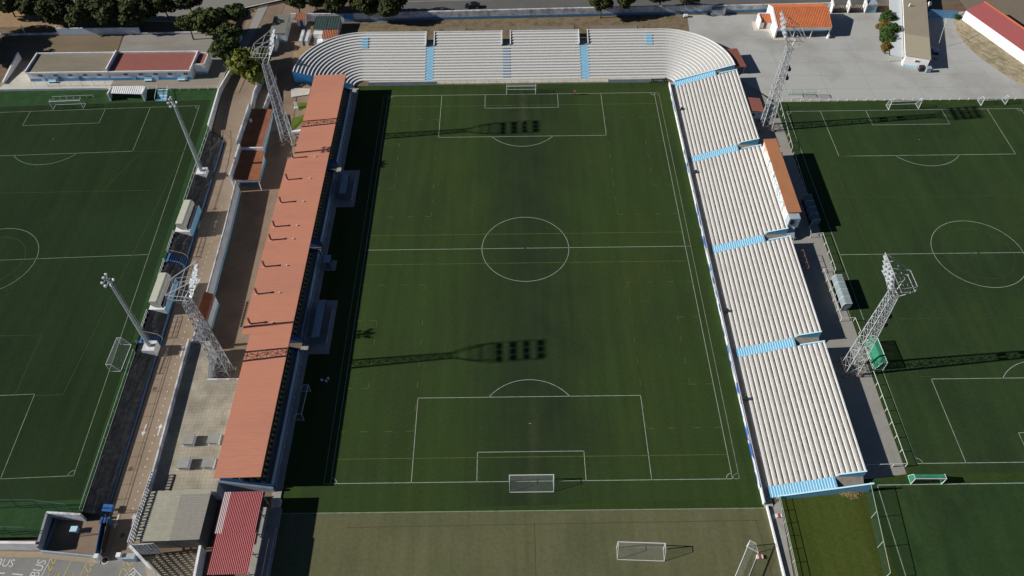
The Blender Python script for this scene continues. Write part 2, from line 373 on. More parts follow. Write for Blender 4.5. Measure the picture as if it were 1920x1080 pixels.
lines_obj('dashed_yellow_marking', D, 0.11, 0.022, LINEY)
# ---- olive training turf south of the pitch
sheet('training_turf', None, T_OLIVE, 0.004, world=[(-42.5, -110), (40.0, -110), (38.35, -58.1), (-42.5, -58.1)])
lines_obj('training_turf_edge', [[(-42.4, -58.1), (38.3, -58.15)]], 0.16, 0.012, LINEWD)
lines_obj('training_turf_marking', [[(-30, -60.6), (36.2, -60.2)], [(0.3, -60.2), (0.3, -90)], [(36.2, -60.2), (38.2, -90)]], 0.12, 0.012, mat('brown_line', (0.085, 0.075, 0.03), 0.9, 0.3, 2))
# ---- left pitch
LY0, LY1 = -75.0, 49.6
sheet('left_pitch_surround', None, T_LEFTRIM, 0.0, z=ZL, world=[(-200, -62.4), (-78.3, -62.4), (-78.3, -58.5), (fence_x(-58.5)-0.25, -58.5), (fence_x(LY1)-0.25, LY1), (-200, LY1)])
ysl = [49.6, 50.2, 50.8, 51.4, 52.0, 52.62]
mb = MB(); nsx = 60; rs = random.Random(5)
for yv in ysl:
    for i in range(nsx+1): mb.v.append((-200+i*(200+fence_x(51)-0.25)/nsx, yv, ZL+(ZT-ZL)*smooth((yv-49.6)/3.0)+0.012+(rs.uniform(-.05, .05) if 49.7 < yv < 52.5 else 0)))
for j in range(5):
    for i in range(nsx): k = j*(nsx+1)+i; mb.f.append((k, k+1, k+nsx+2, k+nsx+1)); mb.m.append(0)
struct(mb.build('grass_slope', T_LEFTRIM))
lpA, lpB = Vector((-79.76, 47.35)), Vector((-76.32, -51.92)); lay = (lpA-lpB).normalized(); lax = Vector((lay.y, -lay.x))
lc = (lpA+lpB)/2 - lax*32.2; LL = (lpA-lpB).length
q = lambda x, y: tuple(lc+lax*x+lay*y)
P = [q(-100, -LL/2-4.3), q(34.6, -LL/2-4.3), q(34.6, LL/2+2.2), q(-100, LL/2+2.2)]
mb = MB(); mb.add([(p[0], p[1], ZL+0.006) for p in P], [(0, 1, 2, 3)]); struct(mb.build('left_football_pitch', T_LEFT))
marks('left_pitch_marking', lc, lax, lay, LL, 64.4, ZL+0.014, LINEWD, 0.11)
def gz(z, *pts): return [tuple(G(u, v, z))[:2] for u, v in pts]
lines_obj('orange_left_marking', [gz(ZL, (345, 283), (118, 740)), gz(ZL, (262, 288), (190, 360)), gz(ZL, (0, 362), (282, 357)), gz(ZL, (252, 284), (345, 283)), gz(ZL, (0, 630), (78, 628), (28, 741)), gz(ZL, (65, 742), (118, 740)),
          arc(lc.x, lc.y, 6.6, 0, 6.283, 60)], 0.11, ZL+0.018, LINEO)
# ---- right pitch
sheet('right_pitch_surround', None, T_RIM, 0.0, z=ZR, world=[(55.9, -110), (200, -110), (200, 45.3), (61.6, 45.3), (61.6, -53.7), (53.6, -54.7), (53.6, -57.0), (55.9, -57.2)])
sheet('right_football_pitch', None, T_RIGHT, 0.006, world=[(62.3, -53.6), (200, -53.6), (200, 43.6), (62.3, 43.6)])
marks('right_pitch_marking', (92.35, -5.1), (1, 0), (0, 1), 93.3, 56.6, ZR+0.014, LINEW, 0.105)
lines_obj('orange_right_marking', [gz(ZR, (1558, 293), (1722, 706)), gz(ZR, (1605, 293), (1638, 370)), gz(ZR, (1545, 367), (1640, 370), (1920, 366)), gz(ZR, (1560, 293), (1610, 293)), gz(ZR, (1686, 598), (1920, 596)), gz(ZR, (1875, 293), (1898, 330)),
           arc(92.35, -5.1, 6.9, 0, 6.283, 60), gz(ZR, (1722, 706), (1750, 706))], 0.11, ZR+0.018, LINEO)
# ---- south east pitch and mossy strip
sheet('south_east_pitch', None, T_SE, 0.008, z=ZR, world=[(54.9, -110), (200, -110), (200, -54.9), (54.9, -54.9)])
lines_obj('south_east_marking', [[(56.3, -55.5), (200, -55.2)], [(56.3, -55.5), (55.7, -100)]], 0.13, lambda x, y: ZR+0.02, LINEW)
strip('mossy_grass_bank', [(40.6+i*1.02, -56.7, hf(40.6+i*1.02, -57.5)+0.015) for i in range(15)], [(40.9+i*1.0, -110, hf(40.6+i*1.02, -57.5)+0.015) for i in range(15)], T_MOSS)
# ---- paved strips, lot, roads
PAVE = mat('grey_paving', (0.30, 0.295, 0.26), 0.9, 0.08, 1.5, (0.255, 0.245, 0.215), 0.6, 0.3)
sheet('east_paving', None, PAVE, 0.004, z=ZR, world=[(53.5, -54.6), (61.7, -53.6), (61.9, 46.0), (53.5, 56.8)])
sheet('concrete_lot', None, LOT, 0.004, z=ZR, world=[(38.0, 74.2), (46.5, 72.8), (52.0, 66.0), (53.9, 57.0), (61.6, 45.3), (200, 45.3), (200, 84.5), (46.0, 84.5)])
jl = []
for yy in (50.5, 56, 61.5, 67, 72.5, 78): jl.append([(60.0, yy+random.uniform(-.3, .3)), (135, yy+random.uniform(-.6, .6))])
for xx in (66, 76, 87, 99, 111): jl.append([(xx, 45.6), (xx+random.uniform(-.5, .5), 84)])
lines_obj('lot_joint', jl, 0.07, ZR+0.010, mat('joint', (0.24, 0.235, 0.22), 0.95, 0.3, 1.5, (0.36, 0.36, 0.345), 0.9, 0.35, c2lo=0.4, c2hi=0.6))
sheet('scrub_strip', None, SCRUB, 0.006, z=ZR, world=[(-46, 73.6), (38.0, 73.6), (45.6, 72.9), (46.5, 84.8), (-46.2, 83.4)])
sheet('street', None, ASPH, 0.008, world=[(-46, 86.5), (160, 90.5), (160, 135), (-46, 135)])
lines_obj('street_edge_line', [[(-46, 93.2), (160, 96.5)]], 0.25, ZR+0.016, mat('kerb_stone', (0.3, 0.3, 0.28)))
sheet('verge', None, EARTH, 0.004, world=[(-46, 84.0), (60, 86.0), (160, 88.5), (160, 90.6), (-46, 86.6)])
# ---- walkway: ribbon rising to the north, with joints, dashes and arrows
ys = [-65.4, -60, -55.8, -50, -40, -30, -20, -10, 0, 10, 20, 28, 34, 36, 37.5, 39, 42, 46, 52, 58, 64, 70, 80, 90, 110]
hw = lambda y: hf(-66, y)
strip('walkway', [(wx_w(y), y, hw(y)+0.02) for y in ys], [(WXE-0.1, y, hw(y)+0.02) for y in ys], WALK)
ysy = [y for y in ys if y > -57]
strip('stand_yard', [(WXE-0.1, y, hw(y)+0.014) for y in ysy], [(-50.5 if y < 56 else -57.6, y, (hw(y) if y < 30 else hf(-60, y))+0.014) for y in ysy], YARD)
jm = mat('dark_joint', (0.085, 0.06, 0.045), 0.95, 0.25, 2.0)
zw = lambda x, y: hw(y)+0.028
js = [[(wx_w(y)+2.0, y) for y in ys if y < 50]]
lines_obj('walkway_joint', js, 0.06, zw, jm)
dots = []
y = -57.0
while y < 14:
    x = -66.15-0.022*(y+35); dots.append([(x, y), (x-0.004, y+0.16)]); y += 1.5
lines_obj('walkway_dash', dots, 0.14, zw, ROADW)
def arrow(x, y, s):
    mb = MB(); z = zw(x, y)+0.004; P = [(-.09, -.9), (.09, -.9), (.09, .35), (.33, .35), (0, 1.0), (-.33, .35), (-.09, .35)]
    P = [(x+a*1.25, y+b*s*1.25, z) for a, b in P]; P = P if s > 0 else P[::-1]
    mb.add(P, [tuple(range(7))]); return struct(mb.build('arrow_marking', ROADW))
for u, v, s in ((404, 420, 1), (374, 421, -1), (371, 531, 1), (341, 660, 1), (312, 660, -1), (299, 806, 1), (271, 806, -1), (249, 976, 1), (219, 977, -1)):
    p = GT(u, v); arrow(p.x, p.y, s)
# ---- west bank between left pitch and walkway
ys2 = [-58.3+1.95*i for i in range(50)]
lft, mid, rgt = [], [], []
for y in ys2:
    zt = hf(fence_x(y)-1, y); zb = hw(y); f = max(0.0, (zt-zb)/2.0)
    lft.append((fence_x(y)-0.3, y, zt+0.01)); mid.append(((fence_x(y)+0.15), y, zt-0.05)); rgt.append((wx_w(y)-0.35, y, min(zt-0.05, zb+0.42*f)))
mb = MB(); n = len(ys2); rng_ = random.Random(3)
cols = 7; V = []
for i in range(n):
    for c in range(cols):
        t = c/(cols-1); a = Vector(mid[i]); b = Vector(rgt[i]); p = a.lerp(b, t); j = 0.10 if 0 < c < cols-1 else 0.0
        V.append((p.x, p.y, p.z+rng_.uniform(-j, j)))
mb.v = V
for i in range(n-1):
    for c in range(cols-1): k = i*cols+c; mb.f.append((k, k+1, k+cols+1, k+cols)); mb.m.append(0)
struct(mb.build('pitch_bank', BANK))
mb = MB()
for i in range(n-1):
    if ys2[i+1] > 36: break
    mb.wall((rgt[i][0], ys2[i]), (rgt[i+1][0], ys2[i+1]), 0.22, -0.1+min(hw(ys2[i]), hw(ys2[i+1])), (rgt[i][2]+0.06, rgt[i+1][2]+0.06))
tag(mb.build('low_retaining_wall', mat('slate_blue_wall', (0.035, 0.075, 0.15), 0.85, 0.2, 1.5)), 'low dark blue retaining wall along the foot of the dark bank', 'wall')

# ================================================================== TERRACES
NT = 17; DT = (ROUT-RIN)/NT; Z0, Z1 = 0.38, 5.0; DZ = (Z1-Z0)/(NT-1)
def tz(i): return Z0+DZ*i
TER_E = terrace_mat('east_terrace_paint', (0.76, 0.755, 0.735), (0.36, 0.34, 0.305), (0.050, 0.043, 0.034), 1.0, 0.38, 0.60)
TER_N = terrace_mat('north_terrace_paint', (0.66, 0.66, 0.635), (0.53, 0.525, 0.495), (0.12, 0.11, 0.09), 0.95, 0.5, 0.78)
def tier_mesh(front, back, z, zlow):
    """one step: front/back poly lines in xy; riser, tread and both ends"""
    mb = MB(); n = len(front); uv = []
    for p, zz in ((front, zlow), (front, z), (back, z), (back, zlow)):
        mb.v += [(c[0], c[1], zz) for c in p]
    def q(a, b, ua, ub):
        for i in range(n-1):
            mb.f.append((a*n+i, a*n+i+1, b*n+i+1, b*n+i)); mb.m.append(0); uv.extend([(0, ua), (0, ua), (0, ub), (0, ub)])
    q(0, 1, 0.0, 0.0); q(1, 2, 0.05, 1.0); q(2, 3, 0.1, 0.1)
    for i in (0, n-1): mb.f.append((i, n+i, 2*n+i, 3*n+i)); mb.m.append(0); uv.extend([(0, 0.1)]*4)
    mb.uv = uv; return mb
def recalc(o):
    bm = bmesh.new(); bm.from_mesh(o.data); bmesh.ops.recalc_face_normals(bm, faces=bm.faces); bm.to_mesh(o.data); bm.free()
NLAND = 12          # tiers below the exit gaps
# ---- north stand
ns = thing('curved_terrace_stand', 'long grey white terrace with curved ends and exit gaps along the back, behind the goal', 'stand', (0, 65, 0))
XG = [(-24.8, -22.8), (-4.75, -2.7), (15.6, 17.75)]
stair_kind = ['blue', 'grey', 'blue']
def n_path(r, seg):
    if seg == 0: return [(CLX+r*math.cos(t), CLY+(CRY-CLY)*0+r*math.sin(t)) for t in [R(182)-R(92)*i/18 for i in range(19)]]+[(XG[0][0], CRY+r)]
    if seg == 1: return [(XG[0][1], CRY+r), (XG[1][0], CRY+r)]
    if seg == 2: return [(XG[1][1], CRY+r), (XG[2][0], CRY+r)]
    return [(XG[2][1], CRY+r)]+[(CRX+r*math.cos(t), CRY+r*math.sin(t)) for t in [R(90)-R(90)*i/18 for i in range(19)]]
for seg in range(4):
    for i in range(NT):
        ra, rb = RIN+DT*i, RIN+DT*(i+1)
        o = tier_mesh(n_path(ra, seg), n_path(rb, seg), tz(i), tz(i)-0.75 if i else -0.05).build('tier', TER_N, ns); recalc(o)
    # back parapet
    mb = MB(); pts = n_path(ROUT+0.12, seg)
    for a, b in zip(pts[:-1], pts[1:]): mb.wall(a, b, 0.24, 2.0, Z1+0.28)
    mb.build('back_parapet', WHITE, ns)
for g, (xa, xb) in enumerate(XG):
    m = BLUE
    st = MB().box(xa, xb, CRY+RIN+0.02, CRY+RIN+DT*NLAND, -0.05, 0.2).build('stairway', CONC, ns)
    for i in range(NLAND):
        ra = CRY+RIN+DT*i
        if stair_kind[g] == 'blue':
            for k in (0, 1):
                MB().box(xa+0.02, xb-0.02, ra+DT*0.5*k-(0.18 if k == 0 else 0), ra+DT*0.5*(k+1)-(0.18 if k == 1 else 0), tz(i)-0.7, tz(i)+(-DZ/2 if k == 0 else 0)+0.02).build('step', [BLUE], st)
                MB().box(xa+0.02, xb-0.02, ra+DT*0.5*k-(0.20 if k == 0 else 0.02), ra+DT*0.5*k-(0.08 if k == 0 else -0.10), tz(i)-DZ/2 if k else tz(i)-DZ, tz(i)+(-DZ/2 if k == 0 else 0)+0.028).build('nosing', BLUEP, st)
        else:
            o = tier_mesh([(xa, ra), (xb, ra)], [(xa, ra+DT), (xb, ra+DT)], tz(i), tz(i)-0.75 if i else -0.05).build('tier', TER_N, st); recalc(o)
            MB().box(xa+0.1, xb-0.1, ra-0.32, ra-0.002, tz(i)-DZ-0.05, tz(i)-DZ/2).build('step', mat('slate_blue_paint', (0.13, 0.24, 0.36), 0.8, 0.15, 2), st)
    yl = CRY+RIN+DT*NLAND
    MB().hexa([(xa, yl), (xb, yl), (xb, CRY+ROUT), (xa, CRY+ROUT)], 0.3, [tz(NLAND-1), tz(NLAND-1), ZR+0.1, ZR+0.1]).build('exit_ramp', CONC, ns)
    for sx, xw in ((1, xa-0.09), (-1, xb+0.09)):
        MB().hexa([(xw-0.09, yl), (xw+0.09, yl), (xw+0.09, CRY+ROUT+0.24), (xw-0.09, CRY+ROUT+0.24)], 1.5, [tz(NLAND-1)+0.45, tz(NLAND-1)+0.45, Z1+0.32, Z1+0.32]).build('gap_wall', [BLUEP if 0 else BLUE], ns)
        MB().hexa([(xw-0.12, yl-0.02), (xw+0.12, yl-0.02), (xw+0.12, CRY+ROUT+0.26), (xw-0.12, CRY+ROUT+0.26)], [tz(NLAND-1)+0.45, tz(NLAND-1)+0.45, Z1+0.32, Z1+0.32], [tz(NLAND-1)+0.53, tz(NLAND-1)+0.53, Z1+0.4, Z1+0.4]).build('coping', WHITE, ns)
for xs_ in (-41.9, 33.1):                       # short blue flights in the upper tiers
    st = MB().box(xs_, xs_+1.75, CRY+RIN+DT*12-0.35, CRY+RIN+DT*12, tz(11), tz(11)+0.1).build('stairway', BLUE, ns)
    for i in range(12, 16):
        ra = CRY+RIN+DT*i; MB().box(xs_, xs_+1.75, ra-0.4, ra-0.002, tz(i-1)-0.05, tz(i)-DZ/2+0.02).build('step', BLUE, st); MB().box(xs_, xs_+1.75, ra+0.02, ra+0.42, tz(i), tz(i)+0.025).build('step', BLUEP, st)
# end walls of the curve
def end_wall(c, ang, material, name):
    mb = MB(); d = Vector((math.cos(ang), math.sin(ang))); nn = Vector((-d.y, d.x))*0.12; c = Vector(c)
    a, b = c+d*RIN, c+d*(ROUT+0.25); mb.hexa([tuple(a-nn), tuple(b-nn), tuple(b+nn), tuple(a+nn)], 0.0, [0.95, Z1+0.35, Z1+0.35, 0.95]); return mb.build(name, material, ns)
end_wall((CLX, CLY-0.15), R(182.4), mat('mid_blue_paint', (0.06, 0.27, 0.60), 0.8, 0.1, 1.0), 'end_wall')
# front walk with low wall
MB().box(CLX+1.5, 37.2, 57.35, CRY+RIN+0.0, -0.05, 0.24).build('front_walk', CONCB, ns)
MB().box(CLX+1.5, -21.6, 57.28, 57.46, -0.05, 1.05).build('front_wall', GREYW, ns)
MB().box(22.4, 33.2, 57.28, 57.46, -0.05, 0.98).build('front_wall', GREYW, ns)
MB().box(-21.6, 22.4, 57.28, 57.46, -0.05, 0.36).build('front_kerb', CONCB, ns)
fr = thing('front_railing', 'thin tan railing in front of the grey terrace behind the far goal', 'railing', (0, 57.37, 0.36))
TAN = mat('tan_rail_paint', (0.42, 0.33, 0.22), 0.6, 0.15, 2)
MB().bar((-21.6, 57.37, 1.25), (22.4, 57.37, 1.25), 0.04).build('rail', TAN, fr); MB().bar((-21.6, 57.37, 0.8), (22.4, 57.37, 0.8), 0.03).build('rail', TAN, fr)
me = MB().bar((0, 0, 0), (0, 0, 0.9), 0.035).mesh('post', TAN)
for i in range(24): o = link('post', me, fr, False); o.location = (-21.6+i*44/23, 0, 0)
def text_mesh(txt, size, material, name='lettering', ext=0.004):
    cu = bpy.data.curves.new(name, 'FONT'); cu.body = txt; cu.size = size; cu.extrude = ext; cu.align_x = 'CENTER'; cu.align_y = 'CENTER'
    t = bpy.data.objects.new(name, cu); COL.objects.link(t); dg = bpy.context.evaluated_depsgraph_get()
    me = bpy.data.meshes.new_from_object(t.evaluated_get(dg)); bpy.data.objects.remove(t); me.materials.clear(); me.materials.append(material); return me
sg = thing('sponsor_board', 'dark navy board with white ELVAS lettering on the low wall behind the far goal', 'board', (35.2, 57.3, 0))
MB().box(33.25, 37.0, 57.22, 57.34, 0.05, 1.08).build('panel', mat('navy_panel', (0.012, 0.03, 0.07), 0.5, 0.1, 2), sg)
o = link('lettering', text_mesh('ELVAS', 0.85, ROADW), sg, False); o.location = (-0.85, -0.10, 0.56); o.rotation_euler = (math.pi/2, 0, 0)
for k in range(3): MB().box(35.45, 36.7-0.2*k, 57.19, 57.215, 0.32+0.2*k, 0.38+0.2*k).build('text_stripe', ROADW, sg)

# ---- east stand: four straight blocks with stairs between
es = thing('straight_terrace_stand', 'white terrace of four straight blocks split by pale blue stairs, beside the touchline', 'stand', (46, 0, 0))
YG = [(56.8, 54.9), (28.1, 26.1), (-0.3, -2.3), (-26.6, -28.6), (-54.5, -56.5)]     # stair slots, north to south
XF = CRX+RIN
for b in range(4):
    y1, y0 = YG[b][1], YG[b+1][0]
    for i in range(NT):
        xa, xb = XF+DT*i, XF+DT*(i+1)
        ya, yb = y0, y1
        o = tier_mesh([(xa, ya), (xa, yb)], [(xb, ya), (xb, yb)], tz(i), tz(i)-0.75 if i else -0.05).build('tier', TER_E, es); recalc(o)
    MB().box(XF+DT*NT, XF+DT*NT+0.24, y0, y1, 1.0, Z1+0.28).build('back_parapet', WHITE, es)
for g, (y1, y0) in enumerate(YG):
    st = MB().box(XF+0.02, XF+DT*NLAND, y0, y1, -0.05, 0.2).build('stairway', CONC, es)
    for i in range(NLAND):
        xa = XF+DT*i
        for k in (0, 1):
            zt = tz(i)+(-DZ/2 if k == 0 else 0)+0.05; a = xa+DT*0.5*k-0.2; MB().box(a, a+DT*0.5, y0+0.01, y1-0.01, zt-0.8, zt).build('step', BLUE, st)
            MB().box(a-0.03, a+0.07, y0+0.01, y1-0.01, zt-DZ/2, zt+0.008).build('nosing', BLUEP, st)
    xl = XF+DT*NLAND-0.2
    MB().hexa([(xl, y0), (xl, y1), (CRX+ROUT+0.2, y1), (CRX+ROUT+0.2, y0)], 0.3, [ZR+0.05, tz(NLAND-1)+0.05, tz(NLAND-1)+0.05, ZR+0.05]).build('exit_ramp', mat('ramp_concrete', (0.27, 0.245, 0.205), 0.9, 0.2, 1.2, (0.17, 0.15, 0.12), 0.7, 0.4), es)
    for s, yw in ((1, y1+0.07), (-1, y0-0.07)):
        if g == 0 and s == 1:
            xs0, zs0 = XF, 0.75
        elif g == 4 and s == -1: xs0, zs0 = XF+0.8, 0.9
        else: xs0, zs0 = xl+0.5, tz(NLAND)+0.35
        xe = CRX+ROUT+0.25 + (0.5 if (g == 4 and s == -1) else 0)
        MB().hexa([(xs0, yw-0.09), (xe, yw-0.09), (xe, yw+0.09), (xs0, yw+0.09)], 0.2, [zs0, Z1+0.3, Z1+0.3, zs0]).build('gap_wall', BLUE, es)
        MB().hexa([(xs0-0.02, yw-0.12), (xe+0.02, yw-0.12), (xe+0.02, yw+0.12), (xs0-0.02, yw+0.12)], [zs0, Z1+0.3, Z1+0.3, zs0], [zs0+0.07, Z1+0.37, Z1+0.37, zs0+0.07]).build('coping', BLUEP if (s == 1 or g in (0, 4)) else BLUEP, es)
MB().box(37.9, XF, -58.0, 57.2, -0.05, 0.12).build('front_walk', CONC, es)
MB().box(37.78, 37.98, -57.6, 56.0, -0.05, 0.95).build('front_wall', WALLW, es)
# ================================================================== MAIN STAND (west)
ROOFO = mat('salmon_roof_sheet', (0.52, 0.22, 0.14), 0.75, 0.07, 1.5, (0.45, 0.20, 0.135), 0.7, 0.12, stretch=(0.25, 1.0, 1.0))
ROOFR = mat('red_roof_sheet', (0.40, 0.105, 0.11), 0.6, 0.08, 1.5, (0.34, 0.09, 0.09), 0.5, 0.3)
ROOFW = mat('pale_roof_sheet', (0.56, 0.42, 0.42), 0.6, 0.1, 1.5)
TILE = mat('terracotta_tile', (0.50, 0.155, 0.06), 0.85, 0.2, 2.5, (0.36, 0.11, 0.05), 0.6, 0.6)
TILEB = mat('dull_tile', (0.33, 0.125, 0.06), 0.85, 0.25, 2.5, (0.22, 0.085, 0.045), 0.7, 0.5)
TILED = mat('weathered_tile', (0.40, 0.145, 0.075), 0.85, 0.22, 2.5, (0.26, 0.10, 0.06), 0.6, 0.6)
def corrugated(corners, z, ribs_along, pitch, amp, thick=0.06, mi=0):
    """ribbed sheet over a quad [(x,y)*4]; z list per corner; ribs run along edge 0-1 if ribs_along==0 else along 1-2"""
    c = [Vector((p[0], p[1], z[i])) for i, p in enumerate(corners)]
    if ribs_along == 0: a0, a1, b0, b1 = c[0], c[3], c[1], c[2]
    else: a0, a1, b0, b1 = c[0], c[1], c[3], c[2]
    n = max(2, int((a1-a0).length/pitch)); mb = MB(); row = []
    for i in range(n+1):
        t = i/n; row.append((a0.lerp(a1, t), b0.lerp(b1, t), amp)); 
        if i < n: row.append((a0.lerp(a1, t+0.5/n), b0.lerp(b1, t+0.5/n), 0.0))
    m = len(row)
    for dz in (0.0, -thick):
        for k in (0, 1): mb.v += [(r[k].x, r[k].y, r[k].z+r[2]+dz) for r in row]
    for i in range(m-1):
        mb.f.append((i, i+1, m+i+1, m+i)); mb.f.append((2*m+i, 3*m+i, 3*m+i+1, 2*m+i+1)); mb.m += [mi, mi]
        mb.f.append((i, 2*m+i, 2*m+i+1, i+1)); mb.f.append((m+i, m+i+1, 3*m+i+1, 3*m+i)); mb.m += [mi, mi]
    mb.f.append((0, m, 3*m, 2*m)); mb.f.append((m-1, 3*m-1, 4*m-1, 2*m-1)); mb.m += [mi, mi]
    return mb
def corr_obj(name, corners, z, ra, pitch, amp, material, parent, thick=0.06):
    o = corrugated(corners, z, ra, pitch, amp, thick).build(name, material, parent); recalc(o); return o
ms = thing('roofed_main_stand', 'long grandstand under a flat salmon pink roof, its seats in deep shade', 'stand', (-47, 0, 0))
XRF, ZRF, ZRB = -43.75, 5.55, 5.25
secs = [(-54.3, -25.6, -51.45), (-25.6, 23.4, -53.0), (23.4, 54.6, -51.75)]
for k, (y0, y1, xb) in enumerate(secs):
    n = max(1, round((y1-y0)/12.3)); 
    for j in range(n):
        ya, yb = y0+(y1-y0)*j/n, y0+(y1-y0)*(j+1)/n
        corr_obj('roof_sheet', [(xb, ya), (XRF, ya), (XRF, yb), (xb, yb)], [ZRB, ZRF, ZRF, ZRB], 0, 0.42, 0.05, ROOFO, ms)
MB().box(XRF-0.10, XRF-0.02, -54.2, 54.5, ZRF-0.42, ZRF-0.08).build('fascia', mat('fascia', (0.42, 0.2, 0.15)), ms)
vy = [23.5, 19.2, 13.6, 8.2, 5.1, -0.4, -6.4, -12.8][0:0]
for (u, v) in ((549, 296), (539, 337), (527, 380), (515, 425), (508, 450), (496, 500), (482, 551), (469, 607)):
    p = G(u, v, 5.35); pipe = MB().bar((p.x, p.y, 5.2), (p.x, p.y, 6.85), 0.19, 8).build('vent_pipe', RUST, ms)
    MB().bar((p.x, p.y, 6.85), (p.x, p.y, 7.0), 0.26, 8).build('cap', RUST, pipe)
    MB().box(p.x-0.25, p.x+0.22, p.y-0.22, p.y+0.22, 5.25, 5.42).build('flashing', WHITE, pipe)
    q_ = G(u+42, v-2, 5.5); MB().bar((q_.x, q_.y, 5.5), (q_.x, q_.y, 5.72), 0.12, 6).build('roof_vent', WHITE, ms)
blocks = [(-53.6, -26.4), (-23.6, -1.3), (1.3, 23.2), (26.2, 53.6)]
NAVY = mat('shade_blue_paint', (0.12, 0.19, 0.30), 0.8, 0.1, 1.5)
for bi, (y0, y1) in enumerate(blocks):
    for i in range(8):
        xa = -44.0-0.82*i; MB().box(xa-0.82, xa, y0, y1, 0.0, 1.15+0.36*i).build('seating_step', CONC, ms)
    for colr, nm in ((mat('yellow_seat', (0.62, 0.50, 0.03), 0.5, 0.1, 3), 0), (mat('navy_seat', (0.03, 0.07, 0.22), 0.5, 0.1, 3), 1)):
        mb = MB()
        for i in range(8):
            x = -44.45-0.82*i; z = 1.15+0.36*i; n = int((y1-y0)/0.55)
            for k in range(n):
                if (k//1+i) % 2 != nm: continue
                y = y0+0.3+k*0.55; mb.box(x-0.2, x+0.2, y-0.22, y+0.22, z+0.30, z+0.38); mb.box(x-0.26, x-0.2, y-0.22, y+0.22, z+0.34, z+0.78)
                mb.box(x-0.08, x+0.08, y-0.06, y+0.06, z, z+0.30)
        struct(mb.build('yellow_seats' if nm == 0 else 'navy_seats', colr, ms), 'stuff')
    MB().box(-44.0, -43.25, y0, y1, 0.0, 0.95).build('upper_walk', CONC, ms)
    MB().box(-43.25, -43.10, y0, y1, 0.0, 1.5).build('front_wall', mat('pale_blue_wall', (0.45, 0.55, 0.68), 0.8, 0.1, 1), ms)
    MB().box(-51.0, -50.75, y0, y1, 0.0, 5.15).build('back_wall', WALLW, ms)
    rail = MB().bar((-42.45, y0, 1.22), (-42.45, y1, 1.22), 0.05).build('handrail', WHITE, ms)
    n = int((y1-y0)/2.4)
    for k in range(n+1): MB().bar((-42.45, y0+(y1-y0)*k/n, 0.2), (-42.45, y0+(y1-y0)*k/n, 1.22), 0.04).build('rail_post', WHITE, rail)
    for yy in (y0-0.12, y1+0.12): MB().hexa([(-50.9, yy-0.1), (-42.9, yy-0.1), (-42.9, yy+0.1), (-50.9, yy+0.1)], 0.0, [4.3, 1.55, 1.55, 4.3]).build('gangway_wall', DBLUE, ms)
for y in [-53+5.9*i for i in range(19)]: MB().bar((-50.6, y, 0), (-50.6, y, 5.2), 0.14).build('roof_column', STEEL, ms); MB().bar((-50.6, y, 4.9), (XRF-0.1, y, 5.35), 0.1).build('roof_beam', STEEL, ms)
MB().box(-43.1, -41.6, -56.0, 56.0, -0.05, 0.2).build('front_walk', CONC, ms)
p, q_ = G(406, 902, 3.6), G(512, 915, 1.3)
MB().wall(p, q_, 0.35, 0.0, (3.6, 1.3)).build('south_stair_wall', GREYW, ms)
MB().box(-42.6, -41.3, -57.2, -55.9, 0.0, 1.15).build('corner_block', CONCB, ms)
DGL = mat('shelter_glass', (0.10, 0.14, 0.17), 0.2, 0.1, 2, spec=0.5)
for (ya, yb) in ((13.0, 25.0), (-26.5, -13.5)):      # dugout aprons in front
    MB().box(-41.6, -37.7, ya, yb, -0.05, 0.10).build('apron', CONC, ms)
MB().box(-41.6, -39.3, -5.6, -2.8, -0.05, 0.10).build('apron', CONC, ms)
for ya, yb, lab in ((15.2, 22.2, 'long dark team dugout on the grey apron under the far half of the salmon roof'), (-24.0, -15.0, 'long dark team dugout on the grey apron beside the near sunlit gangway')):
    d = thing('team_dugout', lab, 'dugout', (-40.2, (ya+yb)/2, 0.1), group='dugouts in front of the main stand')
    MB().box(-41.0, -40.88, ya, yb, 0.1, 2.0).build('back_panel', DGL, d)
    MB().hexa([(-41.0, ya), (-39.5, ya), (-39.5, yb), (-41.0, yb)], [2.0, 2.12, 2.12, 2.0], [2.08, 2.2, 2.2, 2.08]).build('canopy', GREYW, d)
    for yy in (ya, yb): MB().box(-41.0, -39.7, yy-0.04, yy+0.04, 0.1, 2.0).build('side_panel', DGL, d)
    MB().box(-40.8, -40.3, ya+0.2, yb-0.2, 0.35, 0.5).build('bench', DBLUE, d)
    MB().box(-38.6, -38.35, ya-0.5, yb-0.8, 0.1, 0.55).build('apron_kerb', CONC, d)
d = thing('delegate_shelter', 'small pale blue cabin between the two dugouts at the halfway line', 'shelter', (-40.7, -4.2, 0.1))
MB().box(-41.4, -41.3, -5.2, -3.2, 0.1, 2.1).build('back_panel', GREYW, d); MB().hexa([(-41.4, -5.2), (-40.1, -5.2), (-40.1, -3.2), (-41.4, -3.2)], 2.1, 2.2).build('canopy', GREYW, d)
for yy in (-5.16, -3.24): MB().box(-41.3, -40.2, yy-0.04, yy+0.04, 0.1, 2.1).build('side_panel', DGL, d)

